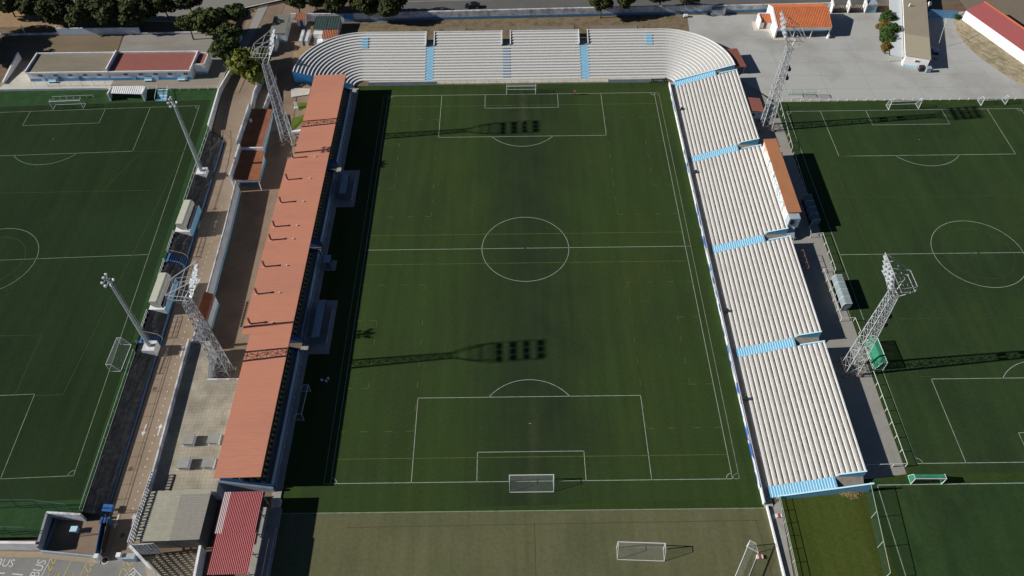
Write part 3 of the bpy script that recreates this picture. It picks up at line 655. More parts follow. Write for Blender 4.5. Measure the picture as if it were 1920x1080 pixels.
# ================================================================== FLOODLIGHT TOWERS
lampg = mat('lamp_housing', (0.70, 0.73, 0.74), 0.35, 0.1, 2, spec=0.5, metal=0.1); lampl = mat('lamp_glass', (0.55, 0.58, 0.60), 0.15, 0.05, 2, spec=0.6)
def lamp_mesh():
    mb = MB(); prof = [(-0.42, 0.10), (-0.30, 0.20), (0.0, 0.36), (0.06, 0.38)]; n = 10
    for x, r in prof: mb.v += [(x, r*math.cos(2*math.pi*i/n), r*math.sin(2*math.pi*i/n)) for i in range(n)]
    for k in range(len(prof)-1):
        for i in range(n): j = (i+1) % n; mb.f.append((k*n+i, k*n+j, (k+1)*n+j, (k+1)*n+i)); mb.m.append(0)
    mb.f.append(tuple(range(n))[::-1]); mb.m.append(0); mb.f.append(tuple((len(prof)-1)*n+i for i in range(n))); mb.m.append(1)
    return mb.mesh('floodlight', [lampg, lampl])
LAMP = lamp_mesh()
def tower_parts(root):
    HB, HT, ZN = 1.2, 0.62, 22.0; S4 = [(-1, -1), (1, -1), (1, 1), (-1, 1)]
    def pt(c, z): w = HB+(HT-HB)*z/ZN; return (c[0]*w, c[1]*w, z)
    for c in S4:
        MB().bar(pt(c, 0.3), pt(c, ZN), 0.105, 4, 0, 0.08).build('leg', STEEL, root, False)
        MB().box(c[0]*HB-0.4, c[0]*HB+0.4, c[1]*HB-0.4, c[1]*HB+0.4, 0.0, 0.4).build('footing', CONC, root, False)
    zs = [0.4]; st = 2.5
    while zs[-1]+st < ZN: zs.append(zs[-1]+st); st *= 0.94
    zs.append(ZN)
    for f in range(4):
        a, b = S4[f], S4[(f+1) % 4]; mb = MB()
        for z0, z1 in zip(zs[:-1], zs[1:]): mb.bar(pt(a, z0), pt(b, z1), 0.042); mb.bar(pt(b, z0), pt(a, z1), 0.042); mb.bar(pt(a, z1), pt(b, z1), 0.04)
        mb.build('bracing', STEEL, root, False)
    def P(s, t): return (1.8+1.4*t, s, 24.75+4.5*t)
    hd = MB(); W = 2.3
    for a_, b_ in (((-W, 0), (W, 0)), ((W, 0), (W, 1)), ((W, 1), (-W, 1)), ((-W, 1), (-W, 0))): hd.bar(P(*a_), P(*b_), 0.07)
    for t in (0.12, 0.38, 0.64, 0.90): hd.bar(P(-W, t), P(W, t), 0.055)
    for s in (-0.75, 0.75): hd.bar(P(s, 0), P(s, 1), 0.05)
    hd = hd.build('head_frame', STEEL, root, False)
    for t in (0.12, 0.38, 0.64, 0.90):
        for s in (-1.75, -1.2, -0.28, 0.28, 1.2, 1.75):
            o = link('floodlight', LAMP, hd, False); x, y_, z = P(s, t); o.location = (x+0.3, y_, z-0.1); o.rotation_euler = (0, R(30), random.uniform(-.25, .25)); o.scale = (1.0, 1.0, 1.0)
    cg = MB()                                            # rear service cage and walkway
    for s in (-1, 1):
        N1, N2, B0, B1, B2, T1, T2 = (-0.6, s*0.6, 22.0), (0.6, s*0.6, 22.0), (-1.9, s*1.7, 24.5), (1.8, s*2.3, 24.75), (-1.9, s*1.7, 25.6), (2.5, s*2.3, 27.0), (1.0, s*2.0, 27.6)
        for a, b in ((N1, B0), (N2, B1), (B0, B1), (B0, B2), (B2, T2), (T2, T1), (N1, B1), (B2, (2.1, s*2.3, 25.7)), (T2, (3.2, s*2.3, 29.2))): cg.bar(a, b, 0.06)
    for x, z, w in ((-1.9, 24.5, 1.7), (-1.9, 25.6, 1.7), (1.0, 27.6, 2.0), (-0.6, 22.0, 0.6)): cg.bar((x, -w, z), (x, w, z), 0.06)
    for k in range(1, 5): t = k/5; cg.bar((-1.9+3.7*t, -1.7-0.6*t, 24.5+0.25*t), (-1.9+3.7*t, 1.7+0.6*t, 24.5+0.25*t), 0.045)
    cg.build('service_cage', STEEL, root, False)
    ld = MB()
    for s in (-0.2, 0.2): ld.bar((-HB-0.05, s, 0.5), (-HT-0.05, s, 22), 0.035)
    for k in range(36): z = 0.7+k*0.6; x = -HB+(HB-HT)*z/ZN-0.05; ld.bar((x, -0.2, z), (x, 0.2, z), 0.025)
    ld.build('ladder', DARK, root, False)
    g = MB()
    for a, b in zip(S4, S4[1:]+S4[:1]):
        for z in (0.9, 1.7): g.bar((a[0]*1.6, a[1]*1.6, z), (b[0]*1.6, b[1]*1.6, z), 0.035)
        g.bar((a[0]*1.6, a[1]*1.6, 0), (a[0]*1.6, a[1]*1.6, 1.7), 0.04)
    g.build('guard_rail', RUST, root, False)
TW = [(1435, 240, ZR, 180, 'white lattice floodlight tower standing by the corner of the concrete lot', 1),
      (1592, 694, ZR, 180, 'white lattice floodlight tower behind the white terrace block farthest from the lot', 1),
      (541, 266, None, 0, 'grey lattice floodlight tower beside the small lawns and tiled kiosks', 0),
      (424, 703, None, 0, 'grey lattice floodlight tower rising from the notch in the paved flat roof', 0)]
proto = None; TWO = []
for u, v, z, rz, lab, ex in TW:
    p = G(u, v, z) if z is not None else GT(u, v)
    if proto is None: t = thing('floodlight_tower', lab, 'floodlight', p, R(rz), 'lattice floodlight towers'); tower_parts(t); proto = t
    else:
        t = copy_tree(proto); t.location = p; t.rotation_euler = (0, 0, R(rz)); t['label'] = lab
    if not ex: t.scale = (1, -1, 1)
    TWO.append((t, ex))
for t, ex in TWO:
    if not ex: continue
    for z_, w in ((14.3, 0.9), (16.6, 0.8)):             # pairs of small dark lamps on the shaft, facing the right pitch
        for s in (-0.45, 0.45): MB().box(-w-0.7, -w, s-0.28, s+0.28, z_-0.32, z_+0.32).build('side_lamp', DARK, t, False)
# ---- slim poles of the left pitch
def pole_parts(root):
    MB().hexa([(-1.15, -1.15), (1.15, -1.15), (1.15, 1.15), (-1.15, 1.15)], -1.6, 0.35).build('plinth', CONCB if 0 else WHITE, root, False)
    PG = mat('pole_paint', (0.36, 0.41, 0.42), 0.5, 0.1, 1.5, spec=0.4)
    MB().bar((0, 0, 0.3), (0, 0, 20.1), 0.36, 10, 0, 0.16).build('pole', PG, root, False)
    ld = MB()
    for k in range(37): z = 1.2+0.5*k; ld.bar((0.36-0.2*z/18.6, -0.22, z), (0.62-0.2*z/18.6, -0.22, z), 0.03); ld.bar((0.62-0.2*z/18.6, -0.22, z), (0.62-0.2*z/18.6, 0.22, z), 0.03)
    ld.bar((0.62, -0.22, 1.0), (0.42, -0.22, 19.4), 0.035); ld.bar((0.62, 0.22, 1.0), (0.42, 0.22, 19.4), 0.035); ld.build('ladder', PG, root, False)
    ar = MB(); ar.bar((-0.3, -1.1, 19.7), (-0.3, 1.1, 19.7), 0.07); ar.bar((-0.3, -1.1, 18.7), (-0.3, 1.1, 18.7), 0.07); ar.bar((0.35, -0.8, 18.8), (0.35, 0.8, 18.8), 0.07); ar.bar((-0.3, 0, 19.7), (0.3, 0, 19.7), 0.06); ar.bar((-0.3, 0, 18.7), (0.35, 0, 18.8), 0.06)
    ar = ar.build('crossarm', PG, root, False)
    for x, y_, z, rz in ((-0.5, -0.95, 19.8, 180), (-0.5, 0, 20.0, 180), (-0.5, 0.95, 19.8, 180), (-0.5, -0.7, 18.7, 180), (-0.5, 0.7, 18.7, 180), (0.65, -0.6, 18.9, 0), (0.65, 0.6, 18.9, 0)):
        o = link('floodlight', LAMP, ar, False); o.location = (x, y_, z); o.rotation_euler = (0, R(30), R(rz)); o.scale = (0.8, 0.8, 0.8)
lp = None
for u, v, lab in ((378, 322, 'slim grey floodlight pole on a white plinth, the one closer to the changing rooms'), (281, 650, 'slim grey floodlight pole on a white plinth just past the second shelter and blue steps')):
    p = G(u, v, 1.7)
    if lp is None: lp = thing('floodlight_pole', lab, 'floodlight', p, 0, 'floodlight poles of the left pitch'); pole_parts(lp)
    else: t = copy_tree(lp); t.location = p; t['label'] = lab

# ================================================================== FENCES
def fence(name, label, pts, h, mats, step=2.5, rails=(1.0,), r=0.045, z=None, group=None, cat='fence', net=None, lean=0.0):
    """posts and rails along a world poly line of (x,y) on the ground (or z given)"""
    zz = lambda x, y: (hf(x, y) if z is None else z)
    f = thing(name, label, cat, (pts[0][0], pts[0][1], zz(*pts[0][:2])), group=group)
    pm = MB().bar((0, 0, 0), (0, 0, h), r).mesh('post', mats)
    tot = 0
    for a, b in zip(pts[:-1], pts[1:]):
        a, b = Vector(a), Vector(b); n = max(1, round((b-a).length/step)); za, zb = zz(*a), zz(*b)
        for fr_ in rails: MB().bar((a.x, a.y, za+h*fr_), (b.x, b.y, zb+h*fr_), r*0.85).build('rail', mats, f)
        for k in range(n+(1 if b == Vector(pts[-1]) else 0)):
            c = a.lerp(b, k/n); o = link('post', pm, f); o.location = Vector((c.x, c.y, za+(zb-za)*k/n))-f.location; tot += 1
        if net: mbn = MB(); mbn.add([(a.x, a.y, za+0.05), (b.x, b.y, zb+0.05), (b.x, b.y, zb+h), (a.x, a.y, za+h)], [(0, 1, 2, 3)]); mbn.build('mesh_panel', net, f)
    return f
WR = mat('white_rail_paint', (0.66, 0.68, 0.66), 0.5, 0.1, 2)
GRL = mat('pale_green_rail', (0.42, 0.52, 0.44), 0.6, 0.12, 2)
fx = lambda y: (fence_x(y), y)
fence('pitch_fence', 'pale rail fence along the left pitch above the long dark bank', [fx(-58.3), fx(-27.0)], 1.1, GRL, 2.6, (1.0, 0.08), 0.04, ZL)
fence('pitch_fence', 'short white rail between the near shelter and its blue steps', [fx(-22.6), fx(-17.6)], 1.1, WR, 1.2, (1.0, 0.55), 0.05, ZL)
fence('pitch_fence', 'short white rail running from the blue steps at halfway toward the near shelter', [fx(-9.2), fx(-4.4)], 1.1, WR, 1.2, (1.0, 0.55), 0.05, ZL)
fence('pitch_fence', 'short white rail between the far shelter and the blue steps at halfway', [fx(-1.7), fx(3.6)], 1.1, WR, 1.2, (1.0, 0.55), 0.05, ZL)
fence('pitch_fence', 'white rail fence above the bank from the far shelter past the slim pole', [fx(12.4), fx(38.6)], 1.1, WR, 2.4, (1.0, 0.1), 0.04, ZL)
# steps and shelters on the bank
for ya, yb, lab in ((-4.3, -1.9, 'flight of dark blue steps with white handrails at halfway of the left pitch'), (-24.9, -22.7, 'flight of dark blue steps with white handrails beside the slim pole plinth')):
    s_ = thing('bank_steps', lab, 'steps', (-72, (ya+yb)/2, 0), group='blue steps up the bank'); x0 = fence_x(ya); x1 = wx_w(ya)-0.2; n = 9
    for k in range(n): MB().box(x0+(x1-x0)*k/n, x0+(x1-x0)*(k+1)/n, ya, yb, 0.0, ZL-0.2*k).build('step', DBLUE, s_)
    for k in range(n): MB().box(x0+(x1-x0)*(k+0.86)/n, x0+(x1-x0)*(k+1)/n+0.01, ya, yb, ZL-0.2*k-0.05, ZL-0.2*k+0.012).build('nosing', mat('step_edge_blue', (0.10, 0.30, 0.62), 0.6), s_)
    for yy in (ya-0.1, yb+0.1): MB().bar((x0-0.2, yy, ZL+1), (x1-0.6, yy, ZL-0.2), 0.05).bar((x1-0.6, yy, ZL-0.2), (x1, yy, 0.9), 0.05).bar((x0-0.2, yy, ZL), (x0-0.2, yy, ZL+1), 0.05).bar((x1, yy, 0), (x1, yy, 0.9), 0.05).build('handrail', WR, s_)
POLY = mat('cream_polycarbonate', (0.60, 0.59, 0.47), 0.3, 0.1, 2, (0.62, 0.62, 0.55), 0.5, 0.8, spec=0.5)
POLYG = mat('grey_polycarbonate', (0.22, 0.28, 0.29), 0.3, 0.1, 2, (0.3, 0.36, 0.36), 0.5, 0.8, spec=0.5)
def shelter(label, x0, y0, y1, zb, face, panel, frame, n=4, depth=1.7, h=2.1, group='curved dugout shelters'):
    """curved clear shelter, back at x0, opening toward face (+1 east / -1 west)"""
    s_ = thing('curved_dugout', label, 'dugout', (x0, (y0+y1)/2, zb), group=group)
    prof = [(0, 0.1)]+[(0.55*(1-math.cos(t))*1.0, 0.9+(h-0.9)*math.sin(t)) for t in [math.pi/2*i/5 for i in range(6)]]+[(depth, h+0.02)]
    for k in range(n):
        ya, yb = y0+(y1-y0)*k/n+0.03, y0+(y1-y0)*(k+1)/n-0.03; mb = MB()
        for (a, az), (b, bz) in zip(prof[:-1], prof[1:]):
            P_ = [(x0+face*a, ya, zb+az), (x0+face*b, ya, zb+bz), (x0+face*b, yb, zb+bz), (x0+face*a, yb, zb+az)]
            mb.add(P_+[(p_[0]+0.0, p_[1], p_[2]-0.03) for p_ in P_], [(0, 1, 2, 3), (7, 6, 5, 4)])
        mb.build('clear_panel', panel, s_)
    for k in range(n+1):
        yy = y0+(y1-y0)*k/n; mb = MB()
        for (a, az), (b, bz) in zip(prof[:-1], prof[1:]): mb.bar((x0+face*a, yy, zb+az+0.02), (x0+face*b, yy, zb+bz+0.02), 0.045)
        mb.build('hoop', frame, s_)
    for yy in (y0, y1): mb = MB(); mb.add([(x0+face*a, yy, zb+az) for a, az in prof]+[(x0+face*depth, yy, zb+0.9), (x0+face*depth*0.6, yy, zb+0.1)], [tuple(range(len(prof)+2))]); mb.build('side_panel', panel, s_)
    MB().box(min(x0+face*0.3, x0+face*0.8), max(x0+face*0.3, x0+face*0.8), y0+0.1, y1-0.1, zb+0.4, zb+0.48).build('bench', DBLUE, s_)
    return s_
for ya, yb, lab in ((4.2, 11.8, 'cream curved dugout on a blue and white base, the one closer to the changing rooms'), (-16.8, -9.0, 'cream curved dugout on a blue and white base, between the two flights of blue steps')):
    x1 = wx_w(ya)-0.6; s_ = shelter(lab, x1-0.55, ya+0.3, yb-0.2, ZL, -1, POLY, WR, 4, 1.9)
    MB().box(fence_x(ya)-0.2, x1, ya, yb, 0.0, ZL).build('base', WALLW, s_)
    MB().box(x1, x1+0.18, ya, yb, 0.0, ZL+0.25).build('base_wall', BLUE, s_); MB().box(x1-0.02, x1+0.2, ya, yb, ZL+0.25, ZL+0.42).build('coping', WHITE, s_)
shelter('grey curved dugout on the paving behind the third white terrace block', 60.2, *sorted((G(1578, 582, ZR).y, G(1556, 528, ZR).y)), ZR, 1, POLYG, WR, 4)
shelter('dark curved dugout in the shadow of the brown roofed press box', 60.0, *sorted((G(1518, 425, ZR).y, G(1500, 378, ZR).y)), ZR, 1, mat('dark_polycarbonate', (0.12, 0.17, 0.18), 0.3, 0.1, 2, spec=0.5), WR, 4)
# right pitch rail: follows the paving, set back at the dugouts
ry = lambda v, u: (G(u, v, ZR).x, G(u, v, ZR).y)
fence('pitch_rail', 'white rail between paving and right pitch, from the lot corner to the press box shadow', [ry(195, 1460), ry(282, 1484)], 1.1, WR, 2.4, (1.0,), 0.055, ZR)
fence('pitch_rail', 'white rail in the press box shadow at the edge of the right pitch', [ry(290, 1487), ry(372, 1512)], 1.1, WR, 2.6, (1.0,), 0.05, ZR)
fence('pitch_rail', 'white rail around the paving recess below the press box shadow', [ry(430, 1516), ry(446, 1518), ry(443, 1540), ry(511, 1564)], 1.1, WR, 2.4, (1.0,), 0.055, ZR)
fence('pitch_rail', 'white rail passing behind the grey curved dugout', [ry(509, 1564), ry(511, 1542), ry(603, 1575), ry(602, 1600), ry(626, 1610)], 1.1, WR, 2.4, (1.0,), 0.055, ZR)
fence('pitch_rail', 'white rail along the paved strip from the green goal to the pitch corner', [ry(655, 1617), ry(875, 1697), ry(877, 1622)], 1.1, WR, 2.6, (1.0,), 0.06, ZR)
fence('lot_rail', 'low white rail along the edge of the concrete lot behind the right pitch goal', [ry(190, 1466), ry(187, 1920)], 0.9, WR, 2.3, (0.95,), 0.055, ZR)
fence('terrace_rail', 'white rail on top of the green slope beside the changing rooms', [tuple(G(u, v, ZT))[:2] for u, v in ((320, 170), (408, 167))], 1.0, WR, 2.2, (1.0,), 0.05, ZT)
fence('walk_fence', 'thin fence along the concrete strip below the southern terrace end', [tuple(G(u, v, 0.4))[:2] for u, v in ((1459, 935), (1486, 1055), (1492, 1085))], 1.2, GRL, 2.2, (1.0, 0.5), 0.045, 0.4)
sheet('south_walk', [(1440, 958, 0.0), (1462, 938, 0.0), (1488, 1080, 0.0), (1470, 1100, 0.0)], CONC, 0.02)
mb = MB(); p, q_ = G(1437, 950, 0), G(1472, 1090, 0); mb.wall(p, q_, 0.25, -0.05, 0.5); tag(mb.build('low_wall', WALLW), 'low white wall dividing the olive turf from the concrete walk', 'wall')
NETG = net_mat('green_fence_net', (0.04, 0.11, 0.08), 0.16)
fence('net_fence', 'tall sagging green net fence between mossy grass and south eastern pitch', [tuple(G(u, v, ZR))[:2] for u, v in ((1622, 918), (1658, 1085))], 2.6, GRL, 4.4, (1.0,), 0.05, ZR, net=NETG)
# touchline advertising boards on the front wall of the east stand
def board_mat():
    m = bpy.data.materials.new('sponsor_print'); m.use_nodes = True; n = m.node_tree.nodes; l = m.node_tree.links; b = n['Principled BSDF']; b.inputs['Roughness'].default_value = 0.5
    g_ = n.new('ShaderNodeNewGeometry'); mp = n.new('ShaderNodeMapping'); mp.inputs['Scale'].default_value = (0.2, 0.55, 2.2); l.new(g_.outputs['Position'], mp.inputs[0])
    v_ = n.new('ShaderNodeTexVoronoi'); v_.inputs['Scale'].default_value = 1.0; l.new(mp.outputs[0], v_.inputs['Vector']); s_ = n.new('ShaderNodeSeparateColor'); l.new(v_.outputs['Color'], s_.inputs[0])
    r_ = n.new('ShaderNodeValToRGB'); r_.color_ramp.interpolation = 'CONSTANT'; e = r_.color_ramp.elements; e[0].color = (0.72, 0.74, 0.76, 1); e[1].position = 0.5; e[1].color = (0.06, 0.14, 0.45, 1)
    for pos, c in ((0.72, (0.70, 0.72, 0.75, 1)), (0.86, (0.10, 0.28, 0.60, 1)), (0.95, (0.45, 0.42, 0.12, 1))): x = e.new(pos); x.color = c
    l.new(s_.outputs[0], r_.inputs[0]); l.new(r_.outputs[0], b.inputs['Base Color']); return m
BM = board_mat()
y = -55.0; k = 0
while y < 52:
    L_ = random.choice((2.8, 3.6, 4.4)); 
    if 27 < y < 44: m_ = WALLW
    else: m_ = BM
    tag(MB().box(37.66, 37.74, y, y+L_-0.06, 0.06, 1.02).build('advertising_board', m_), 'blue and white sponsor board in the row along the white terrace front' if m_ is BM else 'blank white board in the row along the white terrace front', 'board', 'boards along the terrace front' if m_ is BM else 'blank boards along the terrace front')
    y += L_; k += 1
for (u, v) in ((1278, 207), (1304, 325), (1362, 585), (1398, 750)):
    p = G(u, v, 0.15); b_ = thing('litter_bin', 'small black bin on the shaded walk between boards and white terrace', 'bin', p, group='bins on the terrace walk')
    MB().bar((0, 0, 0), (0, 0, 0.75), 0.26, 10, 0, 0.32).build('tub', DARK, b_, False); MB().bar((0, 0, 0.75), (0, 0, 0.8), 0.34, 10).build('rim', DARK, b_, False)
# ================================================================== BUILDINGS
def wpoly(px, z): return [tuple(G(u, v, z))[:2] for u, v in px]
def parapet(parent, poly, z0, z1, t, material, skip=()):
    n = len(poly)
    for i in range(n):
        if i in skip: continue
        MB().wall(poly[i], poly[(i+1) % n], t, z0, z1).build('parapet', material, parent)
def shell(parent, poly, z0, z1, material, t=0.25, roofmat=None, roofname='roof', rdrop=0.12):
    """four walls as separate parts plus a roof slab"""
    n = len(poly); a = sum(poly[i][0]*poly[(i+1) % n][1]-poly[(i+1) % n][0]*poly[i][1] for i in range(n))
    if a < 0: poly = poly[::-1]
    for i in range(n): 
        p, q = Vector(poly[i]), Vector(poly[(i+1) % n]); d = (q-p).normalized(); MB().wall(p+d*0.0, q-d*t*0.98, t, z0, z1).build('wall', material, parent)
    if roofmat:
        MB().hexa([(x, y) for x, y in poly], z1-rdrop-0.12, z1-rdrop).build(roofname, roofmat, parent)
def window(parent, x0, x1, y, z0, z1, face=-1, frame=WHITE, dark=GLASSY):
    """window on a wall facing -y (face=-1)"""
    w = MB().box(x0-0.07, x1+0.07, y+face*0.06 if face < 0 else y, y if face < 0 else y+0.06, z0-0.07, z1+0.07).build('window', frame, parent)
    MB().box(x0, x1, y+face*0.085, y+face*0.062, z0, z1).build('pane', dark, w); return w
BROOF = mat('brown_felt_roof', (0.215, 0.185, 0.14), 0.9, 0.12, 1.8, (0.26, 0.235, 0.18), 0.6, 0.4, stretch=(0.2, 1, 1))
RROOF = mat('oxide_red_roof', (0.29, 0.105, 0.085), 0.85, 0.12, 1.8, (0.24, 0.095, 0.08), 0.6, 0.4)
# ---- changing rooms
cr = thing('changing_rooms', 'long low white changing rooms with half brown, half dark red flat roof', 'building', (-103, 60, ZT))
for (x0, x1, rm) in ((-124.4, -104.1, BROOF), (-103.9, -83.2, RROOF)):
    MB().box(x0, x1, 56.6, 64.5, ZT, 5.75).build('wall_block', WALLW, cr)
    MB().box(x0+0.2, x1-0.2, 56.75, 64.3, 5.75, 5.85).build('roof', rm, cr)
for a, b in (((-124.5, 56.5), (-124.5, 64.6)), ((-104.0, 56.5), (-104.0, 64.6)), ((-83.1, 56.6), (-83.1, 64.6))): MB().wall(a, b, 0.3, 5.6, 6.7 if a[0] == -104.0 else 6.3).build('parapet', WALLW, cr)
MB().box(-124.4, -83.2, 64.35, 64.6, 5.6, 6.25).build('parapet', WALLW, cr); MB().box(-124.4, -83.2, 56.4, 56.66, 5.45, 5.92).build('parapet', WALLW, cr)
MB().box(-83.0, -80.2, 59.0, 64.3, ZT, 5.5).build('annex', WALLW, cr); MB().box(-82.8, -80.5, 59.3, 64.0, 5.5, 5.58).build('annex_roof', RROOF, cr)
for a, b in (((-80.3, 59.0), (-80.3, 64.3)), ((-82.9, 59.1), (-80.3, 59.1)), ((-82.9, 64.2), (-80.3, 64.2))): MB().wall(a, b, 0.2, 5.45, 6.0).build('parapet', WALLW, cr)
MB().box(-124.4, -83.2, 56.50, 56.58, ZT, 3.95).build('blue_plinth', mat('mid_sky_blue', (0.11, 0.32, 0.62), 0.8, 0.1, 1), cr); MB().box(-83.0, -80.2, 58.93, 58.99, ZT, 3.8).build('blue_plinth', BLUE, cr)
for x in (-121.8, -117.9, -114.2, -110.5, -106.9, -100.2, -96.4, -92.7, -89.1, -85.1): window(cr, x, x+1.1, 56.5, 4.75, 5.2)
for x, m_ in ((-121.5, BLUEP), (-117.2, DBLUE), (-111.9, DBLUE), (-98.5, BLUE), (-92.8, BLUEP), (-85.6, BLUEP)):
    d = MB().box(x, x+1.0, 56.46, 56.52, ZT, 4.45).build('door', m_, cr); MB().box(x+0.8, x+0.9, 56.42, 56.46, 3.8, 3.9).build('handle', STEEL, d)
for x, m_ in ((-119.6, BLUEP), (-95.3, BLUEP), (-86.9, BLUEP)):
    bn = thing('wall_bench', 'pale blue bench against the changing room wall', 'bench', (x, 56.0, ZT), group='benches at the changing rooms')
    MB().box(x, x+1.9, 55.6, 56.15, ZT+0.42, ZT+0.5).build('seat', m_, bn); MB().box(x, x+1.9, 56.2, 56.26, ZT+0.55, ZT+0.95).build('backrest', m_, bn)
    for xx in (x+0.15, x+1.75): MB().box(xx-0.05, xx+0.05, 55.7, 56.2, ZT, ZT+0.42).build('leg', BLUE, bn)
sheet('terrace_paving', None, CONCB, 0.012, z=ZT, world=[(-132, 52.9), (-103.5, 52.9), (-103.5, 56.5), (-124.6, 56.5), (-126.5, 62.0), (-128.5, 60.5)])
sheet('terrace_path', None, mat('path_gravel', (0.28, 0.25, 0.20), 0.95, 0.12, 2), 0.008, z=ZT, world=[(-132, 52.7), (-75.6, 52.7), (-75.6, 66.0), (-132, 66.0)])
sheet('grey_yard', None, mat('grey_yard', (0.285, 0.275, 0.245), 0.92, 0.1, 1.2, (0.22, 0.205, 0.175), 0.7, 0.2, stretch=(0.35, 1, 1)), 0.012, z=ZT, world=[(-105.8, 65.2), (-76.5, 65.2), (-76.5, 77.0), (-107, 77.0)])
sheet('brown_field', None, mat('brown_field', (0.20, 0.155, 0.10), 0.95, 0.14, 1.6, (0.155, 0.12, 0.08), 0.7, 0.2, stretch=(0.3, 1, 1)), 0.010, z=ZT, world=[(-200, 66), (-106, 65.5), (-107.5, 77.2), (-200, 77.6)])
sheet('tan_slope', None, mat('tan_earth', (0.33, 0.22, 0.12), 0.95, 0.15, 1.2, (0.24, 0.18, 0.11), 0.6, 0.4), 0.012, z=ZT, world=[(-200, 77.8), (-125, 77.8), (-122, 79.5), (-139, 90), (-200, 88)])
sheet('dry_scrub_patch', None, SCRUB, 0.02, z=ZT, world=[(-200, 77.8), (-126, 77.9), (-128, 81.5), (-200, 82.5)])
sheet('side_street', None, mat('pale_asphalt', (0.22, 0.215, 0.195), 0.9, 0.1, 2), 0.014, z=ZT, world=[(-135, 98), (-103, 84.5), (-95, 83.5), (-66, 95), (-66, 110), (-135, 110)])
lines_obj('side_street_kerb', [[(-103, 83.9), (-95, 83.2), (-84, 87.2), (-66, 94.6)]], 0.5, ZT+0.03, CONCB)
tag(MB().box(-200, -125.4, 77.5, 77.8, ZT, ZT+0.55).build('boundary_wall', OLDWALL), 'low white wall with scrub behind it, running past the brown field', 'wall')
w = tag(MB().hexa([(-124.9, 77.4), (-102.6, 77.3), (-102.6, 77.62), (-124.9, 77.72)], ZT, ZT+2.0).build('boundary_wall', mat('blue_white_wash', (0.56, 0.66, 0.78), 0.85, 0.06, 1, (0.5, 0.55, 0.6), 0.5, 0.4)), 'tall pale blue wall under the dark tree row behind the changing rooms', 'wall')
tag(MB().box(-102.5, -80.0, 77.2, 77.5, ZT, ZT+0.5).build('boundary_wall', OLDWALL), 'low white wall behind the grey yard under the trees', 'wall')
for u, v, u2, v2 in ((38, 48, 47, 62), (106, 48, 111, 63)):
    p = G(u2, v2, ZT); tag(MB().bar((p.x, p.y, ZT), (p.x, p.y, ZT+2.3), 0.16).build('gate_post', WALLW), 'slim white post in the low wall by the brown field', 'post', 'posts in the low wall')
p, q_ = G(7, 158, ZT), G(40, 110, ZT)
w = tag(MB().wall((p.x, p.y), (q_.x, q_.y), 0.35, ZT, (ZT+0.6, ZT+2.0)).build('side_wall', WALLW), 'white wall rising at an angle beside the brown roofed end of the changing rooms', 'wall')
tag(MB().box(-200, -103.8, 52.62, 52.86, ZL, ZT+0.55).build('terrace_wall', mat('blue_grey_wash', (0.52, 0.58, 0.64), 0.85, 0.08, 1, (0.4, 0.42, 0.43), 0.6, 0.4)), 'long low blue grey wall on top of the green slope before the changing rooms', 'wall')
# fence of thin posts in front of changing rooms
fence('wire_fence', 'thin dark wire fence on the paving before the brown roofed half', [(-122.0, 54.2), (-104.5, 54.2)], 2.4, DARK, 2.9, (1.0,), 0.03, ZT)
# sunken stand shelter on the slope
sb = thing('spectator_shelter', 'white walled shelter with ribbed pale roof set into the green slope', 'shelter', (-98, 51, ZL))
corr_obj('roof', [(-102.0, 50.2), (-94.2, 49.7), (-94.2, 52.3), (-102.0, 52.3)], [3.9, 3.9, 4.3, 4.3], 1, 0.5, 0.08, WHITE, sb)
MB().box(-102.6, -102.3, 49.6, 52.6, ZL, 4.2).build('side_wall', WALLW, sb); MB().box(-94.1, -93.7, 49.4, 52.6, ZL, 4.3).build('side_wall', WALLW, sb); MB().box(-102.4, -93.8, 52.3, 52.55, ZL, 4.3).build('back_wall', WALLW, sb); MB().box(-101.5, -95, 51.2, 51.7, ZL+0.3, ZL+0.5).build('bench', DBLUE, sb)
st = thing('slope_steps', 'short blue striped steps on the green slope by the white rail', 'steps', (-90, 51, ZL))
for k in range(8): MB().box(-91.0, -88.5, 49.3+k*0.42, 49.3+(k+1)*0.42, ZL-0.1, ZL+0.15*(k+1)).build('step', BLUEP if k % 2 else BLUE, st)
for x in (-91.1, -88.4): MB().bar((x, 49.3, ZL+1.0), (x, 52.7, ZT+1.0), 0.05).bar((x, 49.3, ZL), (x, 49.3, ZL+1.0), 0.05).bar((x, 52.7, ZT), (x, 52.7, ZT+1), 0.05).build('handrail', WR, st)
fence('terrace_rail', 'white rail left of the blue striped steps on the green slope', [(-93.4, 52.8), (-91.1, 52.8)], 1.0, WR, 1.2, (1.0,), 0.05, ZT)
fence('slope_rail', 'white bar rail on the slope behind the left pitch goal', [tuple(G(u, v, ZL))[:2] for u, v in ((102, 188), (177, 185))], 1.1, WR, 1.6, (1.0, 0.1), 0.05, ZL)
# retaining wall between left pitch corner and walkway
pa, pb, pc = G(391, 238, ZL), G(411, 170, ZT), G(440, 122, ZT)
rw = thing('retaining_wall', 'bent white retaining wall with rail between walkway and left pitch corner', 'wall', (pb.x, pb.y, 0.5))
MB().wall(pa, pb, 0.35, 0.2, (ZL+0.6, ZT+0.6)).build('wall', WALLW, rw); MB().wall(pb, pc, 0.35, 0.6, (ZT+0.6, ZT+0.7)).build('wall', WALLW, rw)
MB().bar((pb.x, pb.y, ZT+1.4), (pc.x, pc.y, ZT+1.5), 0.05).bar((pb.x, pb.y, ZT+0.5), (pb.x, pb.y, ZT+1.4), 0.05).bar((pc.x, pc.y, ZT+0.5), (pc.x, pc.y, ZT+1.5), 0.05).build('rail', WR, rw)
MB().box(pc.x-0.5, pc.x+0.6, pc.y-1.2, pc.y+1.0, 2.0, ZT+1.3).build('end_pillar', WALLW, rw)
